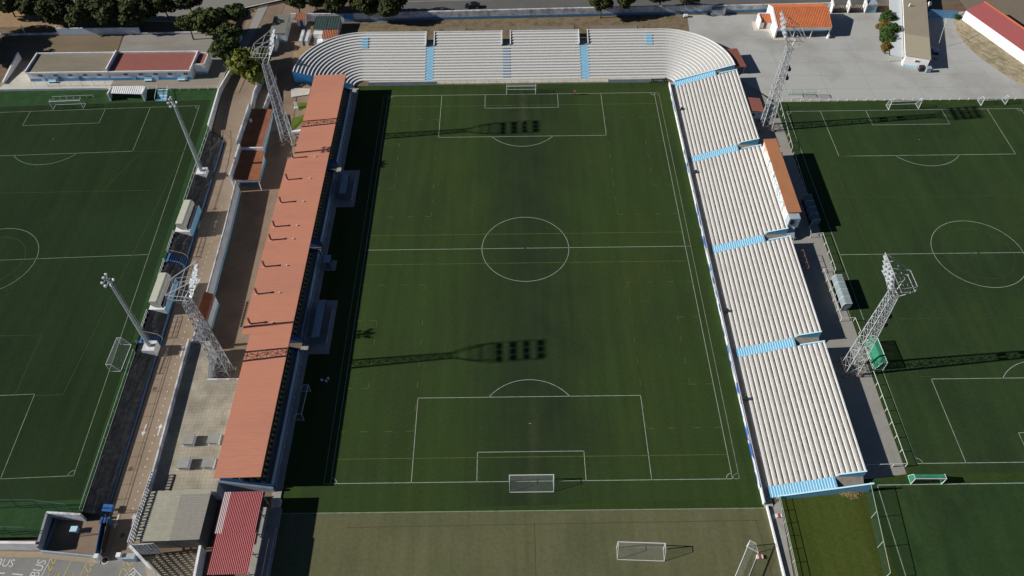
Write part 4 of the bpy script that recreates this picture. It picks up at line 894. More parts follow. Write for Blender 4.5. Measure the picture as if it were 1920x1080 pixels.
# ---- west yard: wall, kiosks, flat roof
yw = thing('yard_wall', 'long white wall with sky blue base between walkway and shaded yard', 'wall', (-63, 0, 0))
PY = [(-64.0, 18.2), (-63.3, 4.0), (-62.75, -15.0), (-62.6, -25.5)]
for a, b in zip(PY[:-1], PY[1:]):
    MB().wall(a, b, 0.3, -0.05, 3.2).build('wall', WALLW, yw); MB().wall((a[0]+0.17, a[1]), (b[0]+0.17, b[1]), 0.05, 0.0, 0.85).build('blue_base', BLUE, yw); MB().wall((a[0]-0.1, a[1]), (b[0]-0.1, b[1]), 0.2, 3.2, 3.42).build('coping', OLDWALL, yw)
def tile_roof(parent, poly, z, pitch=0.62, m_=TILE, amp=0.10, ra=0, name='tiled_roof'): return corr_obj(name, poly, z, ra, pitch, amp, m_, parent, 0.12)
k1 = thing('tiled_kiosk', 'low kiosk with orange tiled roof half in shade and white gutter tank', 'kiosk', (-63, 36, 1))
x0, x1 = -65.6, -60.9
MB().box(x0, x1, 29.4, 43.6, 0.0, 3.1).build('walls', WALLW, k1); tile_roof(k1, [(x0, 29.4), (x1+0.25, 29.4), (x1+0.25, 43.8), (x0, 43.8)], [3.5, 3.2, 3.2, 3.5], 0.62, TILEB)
MB().box(x0-0.4, x0-0.1, 29.0, 43.8, 0.0, 5.3).build('west_wall', OLDWALL, k1); MB().box(x1+0.3, x1+0.38, 29.4, 43.6, 2.7, 3.25).build('gutter_board', GREYW, k1)
MB().box(x1+0.01, x1+0.06, 29.4, 43.6, 0.0, 1.0).build('blue_base', BLUE, k1)
MB().bar((x0+0.7, 38.9, 3.4), (x0+0.7, 38.9, 4.3), 0.35, 10).build('water_tank', WHITE, k1)
k2 = thing('tiled_kiosk', 'open fronted kiosk with orange tiled roof and blue based white counter', 'kiosk', (-62, 23, 0))
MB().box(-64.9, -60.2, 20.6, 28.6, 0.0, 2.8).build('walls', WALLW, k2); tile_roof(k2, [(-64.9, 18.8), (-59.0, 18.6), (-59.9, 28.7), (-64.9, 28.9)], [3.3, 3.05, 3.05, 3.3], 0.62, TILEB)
MB().box(-65.3, -65.0, 18.4, 29.0, 0.0, 5.0).build('west_wall', OLDWALL, k2); MB().box(-65.0, -60.0, 28.75, 29.0, 2.8, 4.0).build('parapet', WALLW, k2)
MB().box(-64.4, -60.2, 20.48, 20.58, 0.0, 0.8).build('blue_base', DBLUE, k2); MB().box(-60.18, -60.12, 20.6, 28.6, 0.0, 0.8).build('blue_base', BLUE, k2)
for x in (-64.7, -59.3): MB().bar((x, 18.9, 0), (x, 18.9, 3.0), 0.1).build('post', WHITE, k2)
for x in (-63.4, -62.4, -61.5): MB().box(x, x+0.45, 20.44, 20.48, 1.4, 1.8).build('notice', GREYW, k2)
k3 = thing('ticket_kiosk', 'tiny booth with steep orange tiled roof built against the white yard wall', 'kiosk', (-62, -17, 0))
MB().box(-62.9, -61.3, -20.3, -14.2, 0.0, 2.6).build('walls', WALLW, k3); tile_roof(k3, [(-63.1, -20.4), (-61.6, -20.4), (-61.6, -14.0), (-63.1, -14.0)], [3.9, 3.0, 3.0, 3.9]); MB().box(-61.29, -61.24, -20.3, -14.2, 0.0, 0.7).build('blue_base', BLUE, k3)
# north west paved court with two little lawns
sheet('paved_court', None, mat('grey_slabs', (0.26, 0.265, 0.26), 0.9, 0.12, 0.8, (0.2, 0.2, 0.19), 0.6, 0.3), 0.10, world=[(-61.6, 38.6), (-55.6, 38.6), (-56.2, 50), (-56.8, 56.2), (-62.2, 56.4), (-61.9, 50)])
LAWN = turf('small_lawn', (0.10, 0.15, 0.02), (0.08, 0.12, 0.02), (0.13, 0.15, 0.03), 0.3, 0.5, 0.5)
for pts_ in ([(548, 222), (577, 219), (573, 241), (546, 242)], [(553, 193), (580, 192), (577, 214), (560, 205)]): sheet('lawn', pts_, LAWN, 0.25)
sheet('court_slab', [(546, 182), (579, 177), (582, 166), (545, 165)], CONCB, 0.22)
for (u, v, u2, v2, lab) in ((547, 253, 573, 252, 'short white wall with pale blue foot at the edge of the small lawn'), (560, 163, 588, 160, 'short white wall by the blue end of the curved terrace')):
    p, q_ = GT(u, v), GT(u2, v2); w_ = thing('garden_wall', lab, 'wall', p); MB().wall(p, q_, 0.5, p.z-0.1, p.z+1.0).build('wall', WALLW, w_); MB().wall(p+Vector((0, -0.27, 0)), q_+Vector((0, -0.27, 0)), 0.04, p.z, p.z+0.4).build('blue_base', BLUE, w_)
p = GT(556, 203); mon = thing('white_monument', 'small white monument standing on the little lawn', 'monument', p); MB().box(-0.5, 0.5, -0.35, 0.35, 0, 0.4).build('base', WHITE, mon, False); MB().hexa([(-0.35, -0.2), (0.35, -0.2), (0.35, 0.2), (-0.35, 0.2)], 0.4, [1.9, 1.7, 1.7, 1.9]).build('slab', WHITE, mon, False)
# walls between walkway and court going north
for (pl, h_, lab) in (([(447, 345), (470, 205)], 1.6, ''),): pass
w_ = thing('walkway_wall', 'white wall along the walkway from the tiled kiosks to the leafy tree', 'wall', (-66.5, 50, 1))
for a, b in zip([(-66.1, 44.2), (-66.3, 50), (-65.4, 56.5)], [(-66.3, 50), (-65.4, 56.5), (-64.8, 62.0)]): MB().wall(a, b, 0.3, hw(a[1])-0.1, (hw(a[1])+2.2, hw(b[1])+2.2)).build('wall', OLDWALL, w_)
MB().wall((-62.9, 44.0), (-62.4, 57.5), 0.25, 0.3, 3.6).build('inner_wall', OLDWALL, w_)
# ---- flat roofed service block
fb = thing('service_block', 'flat roofed block paved with worn slabs, white parapet beside the walkway', 'building', (-58, -42, 0))
m_ = bpy.data.materials.new('roof_slabs'); m_.use_nodes = True; n_ = m_.node_tree.nodes; l_ = m_.node_tree.links; b_ = n_['Principled BSDF']; b_.inputs['Roughness'].default_value = 0.95
g_ = n_.new('ShaderNodeNewGeometry'); br = n_.new('ShaderNodeTexBrick'); br.inputs['Scale'].default_value = 1.0; br.inputs['Brick Width'].default_value = 0.62; br.inputs['Row Height'].default_value = 0.62; br.inputs['Mortar Size'].default_value = 0.05; br.offset = 0.0
br.inputs['Color1'].default_value = (0.33, 0.295, 0.225, 1); br.inputs['Color2'].default_value = (0.38, 0.34, 0.26, 1); br.inputs['Mortar'].default_value = (0.295, 0.26, 0.20, 1); l_.new(g_.outputs['Position'], br.inputs['Vector'])
nz_ = n_.new('ShaderNodeTexNoise'); nz_.inputs['Scale'].default_value = 0.35; nz_.inputs['Detail'].default_value = 8; l_.new(g_.outputs['Position'], nz_.inputs['Vector']); mr_ = n_.new('ShaderNodeMapRange'); mr_.inputs[1].default_value = 0.3; mr_.inputs[2].default_value = 0.7; mr_.inputs[3].default_value = 0.68; mr_.inputs[4].default_value = 1.25; l_.new(nz_.outputs[0], mr_.inputs[0])
mx_ = n_.new('ShaderNodeMix'); mx_.data_type = 'RGBA'; mx_.blend_type = 'MULTIPLY'; mx_.inputs[0].default_value = 1; l_.new(br.outputs[0], mx_.inputs[6]); l_.new(mr_.outputs[0], mx_.inputs[7]); l_.new(mx_.outputs[2], b_.inputs['Base Color']); SLAB = m_
MB().hexa([(-62.9, -26.0), (-59.0, -26.0), (-57.6, -34.2), (-51.15, -34.2), (-51.15, -55.6), (-61.9, -55.6)], -0.05, 3.45).build('walls', WALLW, fb)
MB().hexa([(-62.8, -26.1), (-59.1, -26.1), (-57.7, -34.3), (-51.2, -34.3), (-51.2, -55.55), (-61.85, -55.55)], 3.45, 3.5).build('roof_paving', SLAB, fb)
MB().wall((-62.95, -25.9), (-61.9, -55.6), 0.28, 3.4, 4.6).build('parapet', OLDWALL, fb); MB().wall((-62.9, -25.95), (-58.9, -25.95), 0.25, 3.4, 3.75).build('parapet', OLDWALL, fb); MB().wall((-57.7, -34.3), (-51.3, -34.3), 0.25, 3.4, 3.8).build('parapet', OLDWALL, fb)
for (u, v) in ((357, 828), (404, 826), (348, 872), (394, 871)):
    p = G(u, v, 3.5); a_ = thing('roof_ventilator', 'pale metal box ventilator on the slab paved flat roof', 'ventilator', p, group='ventilators on the flat roof')
    MB().box(-0.85, 0.85, -0.95, 0.8, 0, 0.95).build('casing', WALLW, a_, False); MB().hexa([(-0.95, -1.05), (0.95, -1.05), (0.95, 0.9), (-0.95, 0.9)], 0.95, 1.12).build('lid', CONC, a_, False); MB().box(-0.6, 0.6, -1.0, -0.96, 0.25, 0.75).build('louvre', STEEL, a_, False)
# perforated screens and corrugated roofs at the south end
def screen(parent, p, q, z0, z1, cell=0.5, t=0.16, m_=OLDWALL):
    p = Vector(p); q = Vector(q); d = (q-p); L_ = d.length; d.normalize(); nu = int(L_/cell); nv = int((z1-z0)/cell); mb = MB()
    for i in range(nu+1): c = p+d*(L_*i/nu); mb.wall(c-d*0.09, c+d*0.09, t, z0, z1)
    for j in range(nv+1): z = z0+(z1-z0)*j/nv; mb.wall(p, q, t*0.9, z-0.08, z+0.08)
    return struct(mb.build('perforated_screen', m_, parent), 'stuff')
gb = thing('corrugated_hall', 'hall with ribbed cream and grey sheet roof and perforated block screens', 'building', (-57, -60, 0))
corr_obj('roof_sheet', [(-61.7, -64.3), (-56.2, -64.3), (-56.2, -56.0), (-61.9, -56.0)], [4.3, 4.5, 4.5, 4.3], 0, 0.30, 0.11, mat('cream_sheet', (0.37, 0.36, 0.29), 0.7, 0.15, 1.5, (0.44, 0.43, 0.33), 0.5, 0.3), gb)
corr_obj('roof_sheet', [(-56.2, -64.3), (-51.5, -64.2), (-51.5, -56.7), (-56.2, -56.7)], [4.52, 4.66, 4.66, 4.52], 0, 0.30, 0.11, mat('grey_sheet', (0.31, 0.29, 0.255), 0.7, 0.12, 1.5), gb)
corr_obj('roof_sheet', [(-56.2, -56.7), (-51.5, -56.7), (-51.5, -55.9), (-56.2, -55.9)], [4.52, 4.66, 4.66, 4.52], 0, 0.30, 0.11, MATS['cream_sheet'], gb)
MB().box(-61.4, -51.9, -63.6, -56.1, -0.05, 3.9).build('walls', mat('shade_dark_concrete', (0.13, 0.125, 0.115), 0.95, 0.2, 1.2), gb)  # wall colour darkened to carry the shade of the gap beside the hall
screen(gb, (-62.2, -64.6), (-61.9, -53.0), 3.4, 5.2); screen(gb, (-62.1, -64.8), (-55.4, -70.4), 0.3, 4.2); screen(gb, (-62.0, -64.7), (-58.6, -64.5), 0.3, 4.1)
MB().wall((-62.15, -64.9), (-55.3, -70.6), 0.4, 4.2, 4.4).build('coping', OLDWALL, gb); MB().wall((-52.0, -64.3), (-51.4, -75), 0.4, -0.05, 2.6).build('side_wall', WALLW, gb)
sheet('service_court', None, mat('court_paving', (0.36, 0.31, 0.23), 0.95, 0.12, 1.2, (0.28, 0.24, 0.18), 0.6, 0.4), 0.02, world=[(-61.5, -65.0), (-52, -64.4), (-52, -80), (-55, -80)])
rb = thing('red_roofed_shelter', 'open shelter with ribbed red metal roof and a paler strip', 'shelter', (-46, -63, 0))
def rz_(x): return 4.0+0.15*(x+49.4)/6.0
for (xa, xb, ya, yb, mm) in ((-48.55, -43.3, -63.0, -56.1, ROOFR), (-49.65, -48.55, -63.0, -56.1, ROOFW), (-49.35, -43.05, -69.4, -63.0, ROOFR)):
    sh = (ya+62)*0.045*-1
    corr_obj('roof_sheet', [(xa+0.0, ya), (xb, ya), (xb, yb), (xa, yb)], [rz_(xa), rz_(xb), rz_(xb), rz_(xa)], 1, 0.275, 0.07, mm, rb)
for x in (-49.1, -43.4):
    for y in (-68.8, -65.6, -62.4, -59.2, -56.5): MB().bar((x, y, 0), (x, y, 4.05), 0.08).build('post', STEEL, rb)
    MB().bar((x, -69.2, 3.9), (x, -56.2, 3.9), 0.07).build('beam', STEEL, rb)
# stand extension by the red shelter
ex = thing('low_seating_ledge', 'shaded grey concrete ledge with railing beside the red roofed shelter', 'ledge', (-42.2, -64, 0))
MB().box(-43.2, -41.0, -75, -57.3, -0.05, 0.25).build('slab', CONC, ex); MB().hexa([(-44.5, -75), (-43.2, -75), (-43.2, -57.3), (-44.5, -57.3)], -0.05, 0.75).build('step', CONC, ex)
MB().bar((-41.1, -68.6, 1.2), (-41.1, -61.0, 1.2), 0.05).build('rail', WR, ex)
for k in range(4): MB().bar((-41.1, -68.5+k*2.5, 0.2), (-41.1, -68.5+k*2.5, 1.2), 0.05).build('post', WR, ex)

# ---- press box behind the east stand
def mural_mat():
    m = bpy.data.materials.new('mural_paint'); m.use_nodes = True; n = m.node_tree.nodes; l = m.node_tree.links; b = n['Principled BSDF']; b.inputs['Roughness'].default_value = 0.8
    g = n.new('ShaderNodeNewGeometry'); v = n.new('ShaderNodeTexVoronoi'); v.inputs['Scale'].default_value = 2.0; l.new(g.outputs['Position'], v.inputs['Vector']); s = n.new('ShaderNodeSeparateColor'); l.new(v.outputs['Color'], s.inputs[0])
    r = n.new('ShaderNodeValToRGB'); r.color_ramp.interpolation = 'CONSTANT'; e = r.color_ramp.elements; e[0].color = (0.72, 0.73, 0.72, 1); e[1].position = 0.38; e[1].color = (0.22, 0.40, 0.45, 1)
    for pos, c in ((0.55, (0.62, 0.64, 0.62, 1)), (0.7, (0.45, 0.60, 0.35, 1)), (0.8, (0.16, 0.25, 0.45, 1)), (0.9, (0.70, 0.48, 0.16, 1)), (0.96, (0.5, 0.3, 0.35, 1))): x = e.new(pos); x.color = c
    l.new(s.outputs[0], r.inputs[0]); l.new(r.outputs[0], b.inputs['Base Color']); return m
pb_ = thing('press_box', 'narrow press box with brown roof and colourful mural wall behind the white terrace', 'building', (55, 13, ZR))
MB().box(53.98, 56.3, 2.3, 25.0, ZR, 7.35).build('walls', WALLW, pb_)
MB().hexa([(53.8, 2.1), (56.6, 2.1), (56.6, 25.3), (53.8, 25.3)], [7.35, 7.5, 7.5, 7.35], [7.5, 7.65, 7.65, 7.5]).build('roof', mat('rust_brown_roof', (0.40, 0.175, 0.085), 0.85, 0.12, 1.2, (0.34, 0.15, 0.075), 0.6, 0.3), pb_)
MB().box(53.90, 53.97, 3.4, 21.8, 5.5, 7.2).build('mural', mural_mat(), pb_); MB().box(53.90, 53.97, 21.9, 24.9, 6.2, 7.25).build('peach_panel', mat('peach_paint', (0.72, 0.42, 0.28), 0.8, 0.1, 1), pb_)
MB().box(54.0, 56.2, 0.6, 2.25, 4.6, 7.2).build('stair_cabin', GREYW, pb_); MB().box(54.25, 55.0, 0.55, 0.60, 5.6, 6.9).build('window', GLASSY, pb_); MB().hexa([(54.0, -1.0), (55.6, -1.0), (55.6, 0.6), (54.0, 0.6)], [3.0, 3.0, 4.6, 4.6], [3.2, 3.2, 4.8, 4.8]).build('stair', GREYW, pb_)
for x in (54.1, 55.5): MB().bar((x, -1.0, ZR), (x, -1.0, 3.2), 0.06).build('stair_post', STEEL, pb_)
for y in (5, 9.5, 14, 18.5, 23): MB().box(53.6, 53.98, y-0.1, y+0.1, 5.1, 7.4).build('pier', WALLW, pb_)
# ---- sheds on the lot side
s1 = thing('lot_shed', 'rust red sheet roofed shed behind the curved corner of the terrace', 'shed', (55, 60.5, ZR))
P_ = [(53.7, 56.6), (57.0, 56.9), (56.1, 65.1), (52.8, 64.7)]; MB().hexa(P_, 4.5, [4.62, 4.55, 4.55, 4.62]).build('roof', mat('oxide_sheet', (0.235, 0.088, 0.065), 0.8, 0.15, 1.5, (0.19, 0.08, 0.06), 0.6, 0.5), s1)
for x, y in ((54.0, 57.0), (56.6, 57.3), (55.7, 64.6), (53.1, 64.3)): MB().bar((x, y, ZR), (x, y, 4.5), 0.09).build('post', STEEL, s1)
MB().hexa([(54.2, 57.2), (54.4, 57.2), (53.5, 64.4), (53.3, 64.4)], ZR, 4.5).build('back_panel', RUST, s1)
s2 = thing('lot_shed', 'small shed with red roof and white gable beside the corner floodlight tower', 'shed', (56, 41.4, ZR))
MB().box(54.5, 57.3, 38.9, 43.6, ZR, 4.4).build('walls', WALLW, s2); MB().hexa([(54.2, 38.7), (57.6, 38.7), (57.6, 44.0), (54.2, 44.0)], [4.9, 4.45, 4.45, 4.9], [5.0, 4.55, 4.55, 5.0]).build('roof', mat('brick_red_sheet', (0.33, 0.13, 0.095), 0.8, 0.15, 1.5), s2)
MB().box(54.8, 55.5, 38.86, 38.9, 3.2, 4.0).build('window', GLASSY, s2)
# ---- orange tiled house on the lot
hs = thing('tiled_house', 'white bungalow with bright orange tiled roof, gable end and shaded porch', 'house', (75, 77, ZR))
MB().hexa([(68.6, 75.2), (82.0, 75.2), (82.0, 81.5), (68.6, 81.5)], ZR, 5.4).build('walls', WALLW, hs)
tile_roof(hs, [(68.0, 72.9), (82.6, 72.9), (82.9, 80.4), (68.0, 80.4)], [5.35, 5.35, 6.9, 6.9], 0.42, TILE, 0.10, 1); tile_roof(hs, [(68.0, 80.4), (82.9, 80.4), (82.6, 83.6), (68.0, 83.6)], [6.9, 6.9, 5.9, 5.9], 0.42, TILE, 0.10, 1)
MB().add([(67.9, 72.8, ZR), (67.9, 83.4, ZR), (67.9, 83.4, 5.95), (67.9, 80.4, 7.05), (67.9, 72.8, 5.45), (68.3, 72.8, ZR), (68.3, 83.4, ZR), (68.3, 83.4, 5.95), (68.3, 80.4, 7.05), (68.3, 72.8, 5.45)], [(0, 1, 2, 3, 4)[::-1], (5, 6, 7, 8, 9), (0, 1, 6, 5), (1, 2, 7, 6), (2, 3, 8, 7), (3, 4, 9, 8), (4, 0, 5, 9)]).build('gable_wall', WALLW, hs)
MB().box(68.3, 82.5, 72.8, 73.0, 4.55, 5.3).build('porch_fascia', WHITE, hs)
for x in (73.0, 77.6, 82.3): MB().box(x-0.1, x+0.1, 72.85, 73.05, ZR, 4.55).build('porch_post', WHITE, hs)
for x0_, x1_ in ((69.0, 70.6), (71.2, 72.8), (74.2, 76.6), (79.4, 81.6)): window(hs, x0_, x1_, 75.2, 3.7, 4.5)
d = MB().box(77.2, 78.2, 75.1, 75.18, ZR, 4.5).build('door', GREYW, hs); MB().box(78.0, 78.1, 75.05, 75.1, 3.4, 3.5).build('handle', STEEL, d)
MB().box(68.4, 82.0, 75.08, 75.14, ZR, 3.1).build('blue_base', BLUE, hs)
MB().box(64.9, 67.85, 77.4, 80.6, ZR, 4.3).build('annex', WALLW, hs); tile_roof(hs, [(64.9, 77.2), (67.9, 77.2), (67.9, 80.2), (64.9, 80.2)], [4.35, 4.35, 4.95, 4.95], 0.42, TILE, 0.1, 1); MB().box(64.7, 64.95, 77.1, 80.7, ZR, 5.1).build('annex_gable', WALLW, hs)
MB().box(65.0, 67.9, 80.3, 80.6, 4.6, 5.2).build('annex_parapet', WALLW, hs); MB().box(66.0, 66.7, 77.33, 77.4, ZR, 4.1).build('annex_door', RUST, hs)
sheet('house_apron', None, CONCB, 0.03, z=ZR, world=[(63.2, 76.2), (67.0, 75.9), (67.6, 71.7), (73.5, 71.9), (73.5, 75), (68, 75), (68, 81), (63.6, 81)])
p = G(1552, 71, ZR); tag(MB().bar((p.x, p.y, ZR), (p.x, p.y, ZR+0.9), 0.45, 10, 0, 0.35).build('white_barrel', WHITE), 'white barrel standing at the porch corner of the tiled house', 'barrel')
# ---- long warehouse
wh = thing('long_warehouse', 'long white warehouse with tan sheet roof and flat white side roof', 'building', (100, 72, ZR))
wo = Vector((97.6, 59.4)); wv = Vector((0.29, 0.957)).normalized(); wu = Vector((wv.y, -wv.x))   # the hall stands aslant: u along the gable, v along the hall
def slant(u0, u1, v0, v1): return [tuple(wo+wu*u+wv*v) for u, v in ((u0, v0), (u1, v0), (u1, v1), (u0, v1))]
def sbox(name, u0, u1, v0, v1, z0, z1, m3, par): return MB().hexa(slant(u0, u1, v0, v1), z0, z1).build(name, m3, par)
sbox('walls', 0.1, 5.9, 0.1, 36, ZR, 5.3, mat('bright_gable_white', (0.80, 0.80, 0.79), 0.8, 0.05, 1), wh)
corr_obj('roof_sheet', slant(-0.1, 6.1, 0, 10.2), [5.5, 5.4, 5.4, 5.5], 0, 0.5, 0.05, mat('tan_sheet', (0.42, 0.37, 0.27), 0.8, 0.06, 1.2), wh)
corr_obj('roof_sheet', slant(-0.1, 6.1, 10.2, 36), [5.5, 5.4, 5.4, 5.5], 0, 0.5, 0.05, mat('grey_tan_sheet', (0.33, 0.285, 0.215), 0.8, 0.1, 1.2, (0.29, 0.25, 0.19), 0.5, 0.3), wh)
sbox('flat_roof', -3.3, -0.15, 1.0, 36, 4.4, 4.65, mat('white_membrane', (0.62, 0.66, 0.68), 0.7, 0.05, 1), wh); sbox('side_room', -2.4, -0.1, 4.5, 36, ZR, 4.4, WALLW, wh)
for v_ in (1.3, 4.0): q_ = wo+wu*-3.1+wv*v_; MB().bar((q_.x, q_.y, ZR), (q_.x, q_.y, 4.4), 0.08).build('post', STEEL, wh)
w_ = sbox('window', 2.5, 3.6, -0.02, 0.1, 4.2, 4.75, WHITE, wh); sbox('pane', 2.6, 3.5, -0.05, -0.02, 4.25, 4.7, GLASSY, w_)
for k in range(6): sbox('blue_panel', 0.2+k*0.62, 0.65+k*0.62, 0.03, 0.1, ZR, 3.1, BLUEP, wh)
for k, (x, y, m2) in enumerate(((101.8, 57.3, DARK), (103.3, 56.8, GREYW))):
    bn = thing('wheeled_bin', 'black wheeled bin at the warehouse gable' if k == 0 else 'grey wheeled bin at the warehouse corner', 'bin', (x, y, ZR)); MB().hexa([(-0.6, -0.45), (0.6, -0.45), (0.6, 0.45), (-0.6, 0.45)], 0.1, 1.2).build('body', m2, bn, False); MB().hexa([(-0.65, -0.5), (0.65, -0.5), (0.65, 0.5), (-0.65, 0.5)], 1.2, [1.28, 1.28, 1.42, 1.42]).build('lid', m2, bn, False)
    for sx in (-0.5, 0.5): MB().bar((sx-0.06, 0, 0.12), (sx+0.06, 0, 0.12), 0.12, 8).build('wheel', DARK, bn, False)
p = G(1705, 11, 5.6); MB().bar((p.x, p.y, 5.4), (p.x, p.y, 6.3), 0.2, 8).build('roof_vent', WHITE, wh); p = G(1742, 8, 6.0); MB().bar((p.x, p.y, 5.2), (p.x, p.y, 6.5), 0.05).bar((p.x, p.y, 6.2), (p.x+0.15, p.y-0.25, 6.4), 0.55, 12).build('dish', WHITE, wh)
p = G(1743, 92, ZR); an = thing('mast_antenna', 'thin leaning aerial mast in the shadow beside the warehouse', 'antenna', (p.x+2, p.y, ZR)); MB().bar((0, 0, 0), (1.2, 4.0, 6.5), 0.05).build('mast', WR, an, False); MB().bar((0.2, 3.6, 6.0), (2.2, 4.0, 6.2), 0.04).bar((0.4, 3.2, 5.3), (2.0, 3.4, 5.4), 0.04).build('crossbar', WR, an, False)
# ---- red roofed building on the bank to the right
ri = thing('red_roofed_row', 'long white row building with dark red roof on the dry bank', 'building', (125, 68, ZR))
A, B = Vector((119.9, 78.8)), Vector((132.5, 46.0)); dd = (B-A).normalized(); nn = Vector((-dd.y, dd.x))
if nn.x < 0: nn = -nn
P4 = [A, B, B+nn*5.2, A+nn*5.2]
MB().hexa([tuple(p_) for p_ in P4], 3.0, 6.3).build('walls', mat('bright_whitewash', (0.80, 0.80, 0.79), 0.8, 0.04, 1), ri)
corr_obj('roof', [tuple(A-nn*0.25), tuple(B-nn*0.25), tuple(B+nn*5.4), tuple(A+nn*5.4)], [6.3, 6.3, 7.5, 7.5], 1, 0.4, 0.05, mat('maroon_sheet', (0.36, 0.10, 0.10), 0.75, 0.08, 1.2), ri)
MB().wall(tuple(A+nn*5.45), tuple(B+nn*5.45), 0.3, 3.0, 7.72).build('ridge_wall', TILE, ri)
for k in range(8):
    c = A+dd*(2.0+k*3.9); w_ = MB().wall(tuple(c-nn*0.03), tuple(c+dd*1.0-nn*0.03), 0.06, 4.3, 5.5).build('window', WHITE, ri); MB().wall(tuple(c+dd*0.1-nn*0.07), tuple(c+dd*0.9-nn*0.07), 0.04, 4.4, 5.4).build('shutter', mat('pale_shutter', (0.70, 0.71, 0.70)), w_)
DRYG = mat('dry_grass', (0.29, 0.245, 0.165), 0.95, 0.35, 1.8, (0.16, 0.145, 0.09), 0.75, 0.35, bump=0.8)
mb = MB(); N = 34; M = 8; rs = random.Random(9); foot = [(118.3, 79.6), (117.3, 74.0), (117.7, 68.0), (119.2, 62.2), (122.0, 56.0), (125.2, 49.6), (130, 42)]
def foot_at(t):
    t *= len(foot)-1; i = min(int(t), len(foot)-2); return Vector(foot[i]).lerp(Vector(foot[i+1]), t-i)
for i in range(N+1):
    a = foot_at(i/N); b = A+(B-A)*(i/N)+nn*0.1
    for j in range(M+1):
        t = j/M; c = a.lerp(b, t); mb.v.append((c.x, c.y, ZR+0.0+1.1*t**0.8+(rs.uniform(-.12, .12) if 0 < j < M else 0)))
for i in range(N):
    for j in range(M): k = i*(M+1)+j; mb.f.append((k, k+1, k+M+2, k+M+1)); mb.m.append(0)
o = mb.build('dry_grass_bank', DRYG); recalc(o); struct(o)
sheet('upper_field', None, mat('brown_asphalt_2', (0.20, 0.165, 0.125), 0.95, 0.12, 1.2), 0.6, z=ZR, world=[tuple(A+nn*5.6+Vector((-1.5, 4))), tuple(B+nn*5.6), (220, 40), (220, 130), (122, 130)])
# ---- north boundary wall, street side
nw = thing('north_wall', 'long stained white boundary wall with blue foot between scrub and street', 'wall', (0, 84.5, ZR))
def nwy(x): return 83.55+(x+45.6)*0.0198
xs_ = [-45.6+6.6*i for i in range(16)]
for a, b in zip(xs_[:-1], xs_[1:]):
    MB().wall((a, nwy(a)), (b, nwy(b)), 0.3, ZR-0.1, ZR+2.35).build('wall_bay', OLDWALL, nw); MB().wall((a, nwy(a)-0.18), (b, nwy(b)-0.18), 0.05, ZR, ZR+0.75).build('blue_foot', mat('faded_blue', (0.12, 0.28, 0.48), 0.85, 0.25, 1.5), nw); MB().wall((a, nwy(a)+0.08), (b, nwy(b)+0.08), 0.42, ZR+2.35, ZR+2.5).build('coping', OLDWALL, nw)
nw2 = thing('north_wall', 'white wall behind the greenhouse roofed hut and small orange roofed hut', 'wall', (-55, 84, ZR))
MB().wall((-62.9, 84.2), (-45.8, 83.7), 0.3, ZR-0.1, ZR+2.3).build('wall', OLDWALL, nw2); MB().box(-48.4, -45.9, 83.4, 83.54, ZR, ZR+2.1).build('blue_panel', MATS['mid_sky_blue'], nw2)
nw3 = thing('lot_wall', 'white and blue wall at the back of the concrete lot', 'wall', (75, 86, ZR))
MB().wall((53.5, 85.6), (86, 86.2), 0.3, ZR-0.1, ZR+2.2).build('wall', OLDWALL, nw3); MB().wall((53.5, 85.42), (86, 86.02), 0.05, ZR, ZR+0.8).build('blue_foot', MATS['faded_blue'], nw3)
gt = thing('entrance_gate', 'tall white gate frame with dark steel grilles at the back of the lot', 'gate', (92, 85, ZR))
for x in (86.4, 91.0, 95.6): MB().hexa([(x-0.15, 84.4), (x+0.15, 84.4), (x+0.15, 86.8), (x-0.15, 86.8)], ZR, [ZR+2.4, ZR+2.4, ZR+3.2, ZR+3.2]).build('pier', WHITE, gt)
for x0_, x1_ in ((86.6, 90.8), (91.2, 95.4)):
    lf = MB().bar((x0_, 85.2, ZR+0.2), (x1_, 85.2, ZR+0.2), 0.06).bar((x0_, 85.2, ZR+2.3), (x1_, 85.2, ZR+2.3), 0.06).build('gate_leaf', DARK, gt)
    for k in range(8): x = x0_+0.2+k*(x1_-x0_-0.4)/7; MB().bar((x, 85.2, ZR+0.2), (x, 85.2, ZR+2.3), 0.05).build('bar', STEEL, lf)
MB().box(95.8, 98.6, 84.6, 87.5, ZR, 4.8).build('gatehouse', GREYW, gt); MB().box(95.8, 98.6, 84.54, 84.6, ZR, 3.2).build('blue_foot', BLUE, gt)
gy = thing('lot_wall', 'blue striped sheet fence behind the warehouse', 'wall', (116, 82, ZR)); corr_obj('sheet', [(112, 82.0), (119.5, 80.8), (119.5, 81.0), (112, 82.2)], [4.6, 4.6, 4.6, 4.6], 1, 0.6, 0.05, MATS['faded_blue'], gy); MB().wall((112, 82.1), (119.5, 80.9), 0.1, ZR, 4.55).build('board', MATS['faded_blue'], gy)
